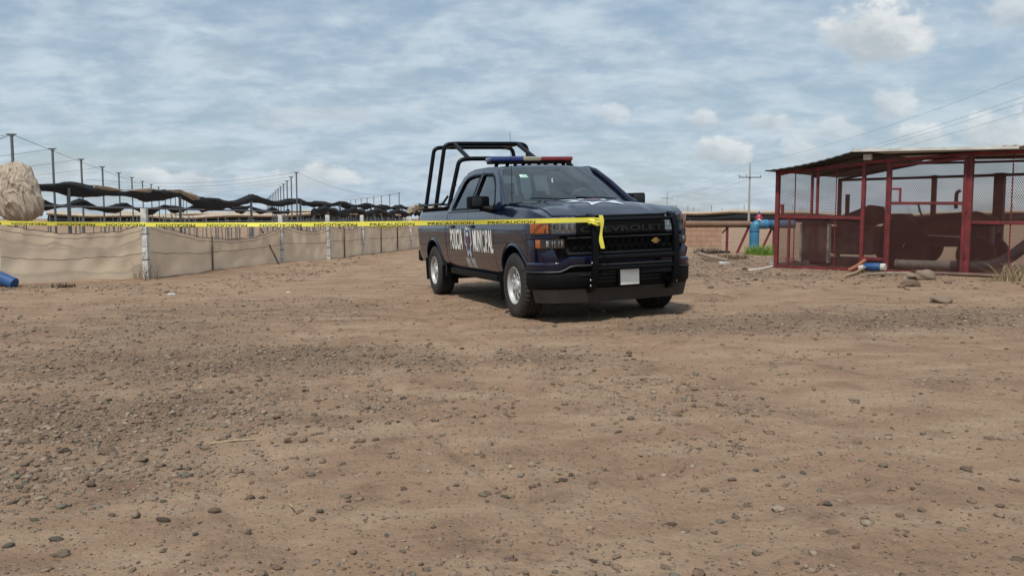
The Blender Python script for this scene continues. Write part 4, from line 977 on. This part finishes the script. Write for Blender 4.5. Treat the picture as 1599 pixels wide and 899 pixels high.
# bundle of tan net
def bundle():
    V, F = ico(6); g = np.random.default_rng(23); d = np.zeros(len(V)); th = np.arctan2(V[:, 1], V[:, 0])
    for k in range(5):
        w_ = g.standard_normal(3)*1.6; d += np.sin(V@w_+g.random()*6)*.07
    for k, (fr, am) in enumerate(((3, .10), (6, .11), (10, .10), (16, .07), (26, .04))):     # folds running down and across the cloth
        w_ = g.standard_normal(3)*(1.6+.6*k); ph = fr*.5*th*(1 if k % 2 else -1)+1.6*np.sin(V@w_+k)+V[:, 2]*(1.5+k)*(.6 if k % 2 else -.8)
        d += am*((1-np.abs(np.sin(ph)))**2.2-.3)
    q = V*(1+d)[:, None]; z = q[:, 2]; fl = np.where(z < 0, 1+.18*(-z), 1-.12*z)
    me = np_mesh('net_bundle', np.stack([q[:, 0]*.84*fl+np.where(z < 0, .26*-z, 0), q[:, 1]*.75, z*.98], 1), F); return me
b_ = link('net_bundle', bundle(), M_TNET2); b_.location = (-18.75, 31.0, 2.12); tag(b_, 'big bunched tan net bundle hung over the end of the black roll', 'net bundle')
# stakes of the planted rows
sk = MB().tube([(0, 0, -.1), (0, 0, 1.25)], .020, 5).build('crop_stake', M_GALV, None, 60); c_ = 0
for r_ in range(7):
    for k in range(34):
        Y = 24+1.55*k+r_*.4; X = edge(Y)+.8-.324*(Y-24)*.0+1.7*r_-.08*k
        if seg_dist(np.array([X]), np.array([Y]), FENCE)[0] < 1.5 or X > -7-.0 and Y < 30: continue
        if X > np.interp(Y, [p[1] for p in FENCE], [p[0] for p in FENCE])-1.5: continue
        o = sk if c_ == 0 else sk.copy()
        if c_: COL.objects.link(o)
        c_ += 1; o.location = (X+random.uniform(-.1, .1), Y, float(ground_base([X], [Y])[0])); o.rotation_euler = (random.uniform(-.04, .04), random.uniform(-.04, .04), 0); o.scale = (1, 1, random.uniform(.85, 1.08))
        tag(o, 'thin grey stake in the planted rows behind the cloth fence', 'stake', 'stakes in the planted rows')
for k in range(5):
    y0, y1 = 26+k*3, 75; cable((edge(y0)+1+2*k, y0, 1.05), (edge(y1)+1+2*k-4, y1, 1.05), .05, 'low wire strung along a row of crop stakes', 'crop wires', .012)
M_PIPE2 = mat('dark_pipe', (.05, .055, .06), .6, .3, .2, 9)
cable((edge(34)-3, 34, 1.75), (edge(90)-2, 90, 1.75), .05, 'straight dark pipe running level behind the sagging roll', None, .05)
# ================================================================== far shade houses
def far_net(x0, x1, y, h, lab, seed, slope=0.0):
    o = empty('far_shade_net', ((x0+x1)/2, y, 0)); g = np.random.default_rng(seed); n = int(abs(x1-x0)/1.2); ph = g.random(6)*6; N = 8
    def strip(zc, rz, ry, m, nm, amp):
        mb = MB()
        for i in range(n+1):
            x = x0+(x1-x0)*i/n-(x0+x1)/2
            for j in range(N): a = 2*math.pi*j/N; q = 1+amp*(float(fbm(np.array(x*.35+seed*9), np.array(j*.9), 3))-.5)*2; mb.v.append((x, slope*x+ry*math.cos(a)*q, zc+.25*math.sin(x*.13+ph[0])+.12*math.sin(x*.5+ph[1])+rz*math.sin(a)*q))
        mb.f = [(i*N+j, i*N+(j+1) % N, (i+1)*N+(j+1) % N, (i+1)*N+j) for i in range(n) for j in range(N)]+[tuple(range(N)), tuple(n*N+j for j in range(N))]
        mb.build(nm, m, o, 70)
    strip(h*.50, h*.36, .5, M_BNET, 'black_net', .35); strip(h*.95, h*.17, .8, M_TNET2, 'tan_net', .5)
    tag(o, lab, 'shade net')
far_net(22, 160, 150, 2.15, 'long far shade net, tan over black, beyond the pipes and pump cage', 2)
far_net(-80, -22, 165, 2.3, 'far shade net along the horizon behind the tall poles', 3)
far_net(-62, -26, 112, 1.7, 'low torn shade net in the field behind the sagging roll', 5, .1)
far_net(-20, 20, 230, 2.4, 'far shade net on the horizon behind the truck', 7)
fp = MB().tube([(0, 0, 0), (0, 0, 4.2)], .06, 5).build('far_pole', M_GALV, None, 60)
for k in range(34):
    o = fp if k == 0 else fp.copy()
    if k: COL.objects.link(o)
    x = 24+3.4*k+random.uniform(-1.2, 1.2); o.location = (x, 165+random.uniform(0, 40), 0); o.scale = (1, 1, random.uniform(.75, 1.0)); tag(o, 'thin far pole standing up behind the distant shade net', 'pole', 'poles beyond the distant net')
# ================================================================== power line
M_CONC = mat('pole_concrete', (.36, .35, .32), .85, 0, .2, 3); M_CER = mat('insulator', (.12, .10, .09), .3, 0, .2, 9)
def power_pole(x, y, h, lab, ang=.1):
    r_ = empty('power_pole', (x, y, 0), ang); MB().tube([(0, 0, -.3), (0, 0, h)], [.17, .09], 12).build('pole', M_CONC, r_, 60)
    MB().box((0, -.12, h-1.45), (2.9, .10, .11)).build('crossarm', M_PIPE2, r_)
    P = []
    for q in (-1.38, -.45, 1.38): MB().lathe([(.02, 0), (.06, .04), (.03, .08), (.06, .13), (.03, .17), (.05, .24), (0, .27)], 8, 'z', (q, -.12, h-1.40)).build('insulator', M_CER, r_, 60); P.append(Matrix.Translation((x, y, 0)) @ Matrix.Rotation(ang, 4, 'Z') @ Vector((q, -.12, h-1.13)))
    MB().tube([(0, 0, h), (0, 0, h+.45)], .03, 6).build('top_pin', M_PIPE2, r_, 60); P.append(Vector((x, y, h+.45))); tag(r_, lab, 'power pole'); return P
pp = [power_pole(28.9, 44, 8.9, 'near concrete power pole standing past the end of the cage'), power_pole(30.8, 107, 7.9, 'slim concrete power pole with a crossarm behind the blue pipe', .0), power_pole(41.2, 219, 7.9, 'distant power pole with a crossarm beyond the truck hood', .0)]
pend = [Vector((27, -12, p.z+.5)) + Vector((p.x-28.9, 0, 0)) for p in pp[0]]
for a, b in ((pp[0], pp[1]), (pp[1], pp[2]), (pend, pp[0])):
    for p, q in zip(a, b): cable(p, q, .7, 'thin overhead power wire strung between the concrete power poles', 'overhead wires', .007 if a is not pp[1] else .009, 18)
# ================================================================== pipes and block wall
M_BROWNP = mat('rusty_brown_pipe', (.20, .115, .07), .6, 0, .3, 3, .1, 20); M_REDF = mat('red_frame_paint', (.20, .022, .026), .65, 0, .35, 7, .2, 40, col2=(.095, .018, .016)); M_BLOCK = mat('tan_block', (.40, .25, .17), .9, 0, .2, 3, .3, 40); M_MORT = mat('mortar', (.33, .21, .15), .95, 0, .2, 5); M_CAPR = mat('red_valve', (.36, .02, .05), .4, 0, .2, 9)
PY = 26.0; PZ = CAMH-9*PY/FPX
def px2x(px, Y): return (px-799.5)/FPX*Y
bpipe = empty('brown_pipe', (px2x(1120, PY), PY, 0)); tag(bpipe, 'long brown steel pipe carried level above the ground to the blue elbow', 'pipe'); ox = bpipe.location.x
MB().tube([(px2x(860, PY)-ox, 0, PZ), (px2x(1170, PY)-ox, 0, PZ)], .105, 20).build('pipe', M_BROWNP, bpipe, 60)
MB().lathe([(.108, 0), (.120, .01), (.120, .05), (.108, .06)], 20).build('pipe_collar', M_BROWNP, bpipe, 60).matrix_local = Matrix.Translation((px2x(1078, PY)-ox, 0, PZ)) @ Matrix.Rotation(math.pi/2, 4, 'Z')
for px in (900, 1135): MB().bar((px2x(px, PY)-ox, .02, gz(px2x(px, PY), PY)-.1), (px2x(px, PY)-ox, .02, PZ-.10), .07, .07).build('support_post', M_REDF, bpipe)
MB().bar((px2x(1127, PY)-ox, 0, PZ-.28), (px2x(1135, PY)-ox, 0, PZ-.11), .05, .05).build('support_brace', M_REDF, bpipe)
MB().bar((px2x(1149, PY)-ox, -.1, gz(px2x(1149, PY), PY)-.02), (px2x(1168, PY)-ox, 0, PZ-.10), .06, .06).build('support_brace', M_REDF, bpipe)
MB().box((px2x(1131, PY)-ox, -.1, .10), (.26, .3, .10)).build('footing', M_DKB, bpipe, None, .02)
bl = empty('blue_pipe', (px2x(1175, PY), PY-.15, 0)); tag(bl, 'bright blue pipe elbow turning down into the ground by the red cage', 'pipe'); ox = bl.location.x
g_ = gz(bl.location.x, PY-.15); mb = MB().tube(round_path([(0, 0, g_-.2), (0, 0, PZ+.0), (.40, .05, PZ)], .17, 8), .150, 20); mb.build('elbow', M_BLUEP, bl, 60)
MB().tube([(.30, .05, PZ), (1.3, .15, PZ)], .128, 20).build('pipe', mat('blue_steel', (.05, .13, .21), .5, 0, .3, 4), bl, 60)
MB().lathe([(.152, 0), (.158, .01), (.158, .03), (.152, .04)], 20, 'z', (0, 0, PZ-.24)).build('joint_ring', M_BLUED, bl, 60); MB().lathe([(.130, 0), (.142, .01), (.142, .05), (.130, .06)], 20).build('joint_ring', M_BLUED, bl, 60).matrix_local = Matrix.Translation((.52, .06, PZ)) @ Matrix.Rotation(math.pi/2, 4, 'Z')
mb = MB(); mb.tube([(.155*math.sin(a)*.75+.07, -.155*math.cos(a*.6)+.0, PZ+.02+.13*math.cos(a)*1.0) for a in [-.2+.22*i for i in range(8)]], .022, 6); mb.build('white_tape_wrap', M_WHITE, bl, 60)
vl = MB().lathe([(.10, 0), (.115, .03), (.11, .09), (.06, .17), (.05, .18)], 16, 'z', (.14, .02, PZ+.13)).build('valve_body', M_CAPR, bl, 60); MB().lathe([(.045, 0), (.05, .05), (.03, .09), (0, .10)], 12, 'z', (.14, .02, PZ+.30)).build('valve_cap', M_BLUED, vl, 60)
for px, q in ((1186, 1204),): MB().bar((px2x(px, PY)-ox, .1, gz(px2x(px, PY), PY)), (px2x(q, PY)-ox, .1, PZ-.1), .06, .06).build('support_brace', M_REDF, bl)
MB().bar((px2x(1207, PY)-ox, .1, g_-.1), (px2x(1207, PY)-ox, .1, PZ-.1), .07, .07).build('support_post', M_REDF, bl)
WYB = 32.0; bw_ = empty('block_wall', (px2x(1127, WYB), WYB, gz(px2x(1127, WYB), WYB))); tag(bw_, 'low tan concrete block wall behind the brown pipe', 'wall')
MB().box((-2.42, .10, .38), (4.78, .15, .80)).build('mortar_core', M_MORT, bw_)
for r_ in range(4):
    for k in range(12):
        x1 = -.4*k-(.2 if r_ % 2 else 0); w_ = .39 if not (r_ % 2 and k == -1) else .19
        MB().box((x1-.2, .095, .10+.2*r_-.0), (w_, .17+random.uniform(-.006, .006), .19)).build('block', M_BLOCK, bw_, None, .006)
    if r_ % 2: MB().box((-.10, .095, .10+.2*r_), (.19, .17, .19)).build('block', M_BLOCK, bw_, None, .006)
def debris(x, y, d, m, lab, rz=.3, name='rubble_piece'):
    X, Y, Z = unproject(x, y); o = MB().box((0, 0, d[2]/2), d).build(name, m, None, None, min(d)*.2); o.location = (X, Y, Z-.01); o.rotation_euler = (.05, .04, rz); tag(o, lab, 'rubble')
debris(1131, 412, (.24, .14, .06), M_POST, 'flat pale slab of broken concrete below the brush heap')
debris(1207, 411, (.13, .10, .16), M_POST, 'white concrete lump against the corner of the red cage', .7)
debris(268, 460, (.12, .08, .03), M_POST, 'small pale scrap on the ground before the cloth fence'); debris(450, 458, (.06, .05, .03), M_POST, 'tiny white chip of rubble on the dirt track')
twig('stick', [(1090, 404, .10), (1112, 408, .05), (1136, 410, .02)], .05, mat('pale_log', (.34, .27, .20), .9, 0, .3, 9), 'short pale log lying in front of the dark brush', 'log')
twig('hose', [(1170, 423, 0), (1190, 421, 0), (1211, 417, .02)], .02, M_WHITE, 'thin white hose lying on the ground by the cage corner', 'hose')
# ================================================================== red pump cage
S0 = Vector((5.90, 18.30, 0)); SD = Vector((.7225, -.6913, 0)); SN = Vector((.6913, .7225, 0)); SZ = .075
cage = empty('pump_cage', (S0.x, S0.y, SZ)); cage.rotation_euler = (0, 0, math.atan2(SD.y, SD.x)); LEN, DEP = 6.6, 3.4
# local frame: +x along the front wall, +y into the cage
tag(cage, 'red framed wire mesh pump cage with a sheet metal roof', 'pump cage')
M_MESH = mat('rusty_red_mesh', (.10, .036, .03), .8, .2, .4, 5)
def top_z(s): return 2.085+.07*s if s < 1.87 else min(2.31, 2.216+.04*(s-1.87))
def cbar(a, b, w_=.06, d_=.06, nm='frame_bar', m=M_REDF): return MB().bar(a, b, w_, d_, (0, 1, 0)).build(nm, m, cage, None, .006)
def post(s, z0, z1, w_=.07, y=0.0, m=M_REDF): cbar((s, y, z0), (s, y, z1), w_, w_, 'frame_post', m)
post(.0, 0, top_z(0), .085); post(1.87, -.05, top_z(1.87), .075); post(3.848, -.05, 2.30, .10); post(2.355, .02, 2.23, .07); post(5.9, 0, 2.30, .08)
cbar((-.05, 0, top_z(0)), (1.87, 0, top_z(1.87)), .07, .07); cbar((1.87, 0, top_z(1.87)+.02), (3.85, 0, 2.305), .06, .06); cbar((3.85, 0, 2.30), (LEN, 0, 2.30), .07, .07)
cbar((0, 0, .03), (1.87, 0, .03), .06, .05); cbar((0, 0, 1.14), (1.87, 0, 1.10), .07, .05)
for s in (.78, .90): post(s, 1.14, top_z(s), .05)
for s in (.40, 1.30): post(s, .03, top_z(s), .02)
post(.28, .03, 1.14, .05); post(.12, 1.14, 1.38, .05); cbar((0, 0, 1.38), (.15, 0, 1.38), .05, .05)
cbar((1.87, 0, .28), (2.355, 0, .26), .06, .06)
# door
cbar((2.40, -.03, .03), (3.79, -.03, .02), .06, .06); cbar((2.40, -.03, 2.14), (3.79, -.03, 2.23), .06, .06); post(2.40, .03, 2.14, .06, -.03); post(3.77, .03, 2.23, .06, -.03); cbar((2.40, -.03, 1.40), (3.77, -.03, 1.38), .06, .05); post(2.60, 1.40, 1.68, .04, -.03); cbar((2.42, -.03, 1.68), (2.62, -.03, 1.68), .04, .04)
for z in (.35, 1.2, 2.0): MB().tube([(3.815, -.06, z), (3.815, -.06, z+.10)], .02, 8).build('hinge', M_REDF, cage, 60)
cbar((3.85, 0, 1.02), (LEN, 0, .98), .06, .05); cbar((3.85, 0, .03), (LEN, 0, .03), .06, .05)
for s in (4.55, 5.25): post(s, .03, 2.30, .022)
def mesh_panel(s0, s1, z0, z1f, y, cell=.037, wd=.0092):
    """expanded metal: two families of slanting strands"""
    mb = MB(); dxn = 1.0; dzn = 1.75; L_ = math.hypot(dxn, dzn)
    zt0, zt1 = z1f(s0), z1f(s1); H = max(zt0, zt1)-z0; Wd = s1-s0
    for sg in (1, -1):
        n = int((Wd+H/1.75)/cell)+1
        for k in range(n):
            a = s0-H/1.75+k*cell if sg > 0 else s0+k*cell
            # strand x = a + sg*(z-z0)/1.75, clipped
            zs0, zs1 = z0, max(zt0, zt1)
            if sg > 0: zs0 = max(zs0, z0+(s0-a)*1.75); zs1 = min(zs1, z0+(s1-a)*1.75)
            else: zs0 = max(zs0, z0+(a-s1)*1.75); zs1 = min(zs1, z0+(a-s0)*1.75)
            xm = a+sg*(zs1-z0)/1.75; zs1 = min(zs1, z1f(min(max(xm, s0), s1)))
            if zs1-zs0 < .02: continue
            p = (a+sg*(zs0-z0)/1.75, zs0); q = (a+sg*(zs1-z0)/1.75, zs1); yy = y+sg*.0015; h_ = wd/2*1.15
            mb.add([(p[0]-h_, yy, p[1]), (p[0]+h_, yy, p[1]), (q[0]+h_, yy, q[1]), (q[0]-h_, yy, q[1]), (p[0], yy+.004, p[1]), (q[0], yy+.004, q[1])], [(0, 1, 2, 3), (1, 4, 5, 2), (4, 0, 3, 5)])
    o = mb.build('mesh_panel', M_MESH, cage); o['kind'] = 'stuff'; return o
for a, b, z0, f in ((.0, 1.87, .04, top_z), (1.90, 2.33, .28, lambda s: top_z(s)), (2.42, 3.76, .05, lambda s: 2.14+.065*(s-2.4)), (3.88, LEN, .04, lambda s: 2.29)):
    mesh_panel(a, b, z0, f, -.002 if a != 2.42 else -.035)
# back and end frames
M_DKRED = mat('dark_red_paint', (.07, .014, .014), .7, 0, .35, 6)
for s, w_ in ((.0, .08), (2.2, .10), (3.55, .20), (5.6, .12), (LEN, .08)): post(s, 0, 2.10, w_, DEP, M_DKRED)
for z in (1.0, 2.05): cbar((0, DEP, z), (LEN, DEP, z), .06, .06, 'frame_bar', M_DKRED); cbar((0, 0, z), (0, DEP, z), .05, .05, 'frame_bar', M_DKRED)
# roof: two corrugated sheets meeting at a ridge that runs front to back
M_ROOFT = mat('zinc_sheet', (.72, .70, .64), .5, .1, .3, 3); M_ROOFD = mat('dark_roof_sheet', (.045, .045, .048), .7, 0, .3, 4)
def roof_sheet(s0, z0, s1, z1, sag, m, nm, amp, y0=-.32, y1=DEP+.3):
    mb = MB(); n = 90
    for i in range(n+1):
        t = i/n; s = s0+(s1-s0)*t; z = z0+(z1-z0)*t-sag*4*t*(1-t)+amp*math.sin(s*2*math.pi/.17)
        for y in (y0, y1): mb.v += [(s, y, z), (s, y, z+.022)]
    mb.f = [f for i in range(n) for f in ((i*4, i*4+2, i*4+6, i*4+4), (i*4+1, i*4+5, i*4+7, i*4+3), (i*4, i*4+4, i*4+5, i*4+1), (i*4+2, i*4+3, i*4+7, i*4+6))]+[(0, 1, 3, 2), (n*4, n*4+2, n*4+3, n*4+1)]
    return mb.build(nm, m, cage, 40)
roof_sheet(-.16, 2.125, 1.86, 2.47, .06, M_ROOFD, 'roof_sheet', .005); roof_sheet(1.72, 2.485, 4.4, 2.375, .0, M_ROOFT, 'roof_sheet', .003); roof_sheet(4.3, 2.40, LEN+.3, 2.33, .0, M_ROOFT, 'roof_sheet', .010)
MB().bar((1.74, -.335, 2.468), (4.7, -.335, 2.36), .012, .05, (0, 0, 1)).build('roof_edge_strip', M_ROOFT, cage)
for y in (.05, DEP/2, DEP-.05): cbar((.0, y, 2.06), (1.8, y, 2.36), .05, .06, 'roof_beam', M_DKB); cbar((1.8, y, 2.38), (LEN, y, 2.28), .05, .06, 'roof_beam', M_DKB)
MB().box((1.95, -.06, 2.34), (.16, .10, .12)).build('roof_bracket', M_POST, cage, None, .02)
# machinery inside
M_RAD = mat('radiator_core', (.20, .12, .11), .8, .2, .3, 8, .4, 90); M_ENG = mat('engine_iron', (.09, .075, .065), .7, .2, .4, 6); M_ENG2 = mat('engine_red', (.075, .04, .034), .6, .1, .35, 6)
def at(s, y, z=0.0): return (S0+SD*s+SN*y+Vector((0, 0, SZ+z)))
eng = empty('pump_engine', at(.75, .9), cage.rotation_euler.z); tag(eng, 'diesel pump engine with a tall radiator inside the red cage', 'engine')
rd = MB().box((-.10, -.35, .55), (.56, .10, .80)).build('radiator', M_RAD, eng, None, .02); MB().box((-.10, -.36, 1.02), (.60, .16, .16)).build('radiator_tank', M_ENG, rd, 50, .06)
for s in (-1, 1): MB().box((-.10+s*.31, -.37, .55), (.04, .14, .86)).build('radiator_rail', M_POST, rd, None, .008)
MB().box((.62, .1, .62), (.95, .55, .62)).build('engine_block', M_ENG, eng, 40, .06)
MB().tube([(.25, .1, .95), (.6, .1, 1.02), (.95, .1, 1.16), (1.12, .1, 1.16), (1.2, .1, 1.1)], [.18, .24, .24, .2, .08], 14).build('engine_cover', M_ENG2, eng, 60)
MB().tube([(.42, .05, .9), (.42, .05, 1.62)], [.045, .05], 10).build('exhaust_stack', M_ENG, eng, 60); MB().box((.5, .1, .15), (1.6, .6, .18)).build('skid', M_ENG2, eng, None, .02)
tr_ = empty('pump_tractor', at(3.0, 1.7), cage.rotation_euler.z); tag(tr_, 'dark round hooded tractor engine standing behind the cage door', 'tractor')
MB().tube([(-.9, 0, .85), (-.2, 0, .93), (.55, 0, .98), (.85, 0, .9), (.95, 0, .82)], [.18, .26, .27, .22, .1], 16).build('hood', M_ENG2, tr_, 60)
MB().box((.1, 0, .70), (1.2, .40, .40)).build('engine_block', M_ENG, tr_, 40, .06); MB().tube([(.15, 0, 1.3), (.15, 0, 1.62), (.22, 0, 1.68)], .04, 8).build('exhaust_stack', M_ENG, tr_, 60)
for x, r in ((-.75, .55), (.7, .36)):
    for s in (-1, 1): MB().lathe([(.1, -.1), (r-.08, -.12), (r, -.08), (r, .08), (r-.08, .12), (.1, .1)], 24, 'y', (x, s*.5, r)).build('wheel', M_RUB, tr_, 40)
MB().tube([(-.6, -.3, .62), (-.2, -.45, .74), (.35, -.45, .72), (.8, -.35, .55)], .018, 6).build('fuel_line', M_POST, tr_, 60); MB().box((-.55, -.56, .52), (.26, .02, .22), Matrix.Rotation(.3, 3, 'Y')).build('data_plate', M_POST, tr_); MB().tube([(.9, -.2, .3), (.9, -.2, .95)], .05, 8).build('air_filter', M_GALV, tr_, 60)
MB().box((-.95, 0, 1.15), (.40, .44, .10)).build('seat', M_ENG, tr_, 40, .03); MB().tube([(-.5, 0, 1.1), (-.62, 0, 1.45)], .02, 6).build('steering_column', M_ENG, tr_, 60)
# hoses
M_HOSEG = mat('grey_ribbed_hose', (.36, .34, .30), .7, 0, .2, 9); M_HOSED = mat('dark_hose', (.06, .07, .085), .6, 0, .25, 6)
P = [at(2.45+.013*i, .30, .17) for i in range(84)]; tag(MB().tube(P, [.085+.010*math.sin(i*1.5) for i in range(84)], 14).build('ribbed_hose', M_HOSEG, None, 60), 'pale grey ribbed suction hose lying behind the cage door', 'hose')
tag(MB().tube(round_path([at(3.50, .30, .17), at(4.30, .30, .17), at(4.85, .25, .68), at(5.4, .2, 1.15)], .4, 8), .105, 14).build('hose', M_HOSED, None, 60), 'thick dark hose rising from the ribbed hose toward the cage end', 'hose')
tag(MB().tube([at(3.0, -.15, .03), at(3.9, -.22, .04), at(4.75, -.16, .03)], .035, 8).build('hose', mat('brown_hose', (.16, .10, .075), .7, 0, .25, 6), None, 60), 'thin brown pipe lying along the foot of the cage front', 'pipe')
tag(MB().tube([at(1.72, -.28, .02), at(1.86, -.15, .12), at(1.98, .05, .27)], .045, 8).build('pipe', mat('orange_pipe', (.30, .10, .05), .6, 0, .25, 6), None, 60), 'short orange pipe leaning under the cage beside the blue can', 'pipe')
bc = empty('blue_can', at(2.15, -.16, .075), cage.rotation_euler.z); tag(bc, 'blue plastic can with a white end lying under the cage', 'can'); mb = MB().tube([(-.16, 0, .02), (-.13, 0, .025), (.16, 0, .04), (.19, 0, .04)], [.05, .085, .085, .05], 14); mb.build('can_body', M_BLUED, bc, 60); MB().tube([(.18, 0, .04), (.27, 0, .04)], [.075, .07], 12).build('can_end', M_POST, bc, 60)
MB().tube([(-.26, 0, .0), (-.15, 0, .02)], [.05, .06], 10).build('can_spout', M_POST, bc, 60)
twig('plank', [(1318, 434, .0), (1335, 430, .02), (1352, 425, .10)], .025, STRAW, 'pale split plank leaning at the foot of the cage', 'plank')
twig('pole_piece', [(1352, 433, .02), (1385, 431, .02), (1420, 431, .02)], .035, mat('pale_log2', (.33, .26, .20), .9, 0, .3, 9), 'pale timber lying along the ground below the cage door', 'timber')
scene.render.resolution_x = 1024; scene.render.resolution_y = 575
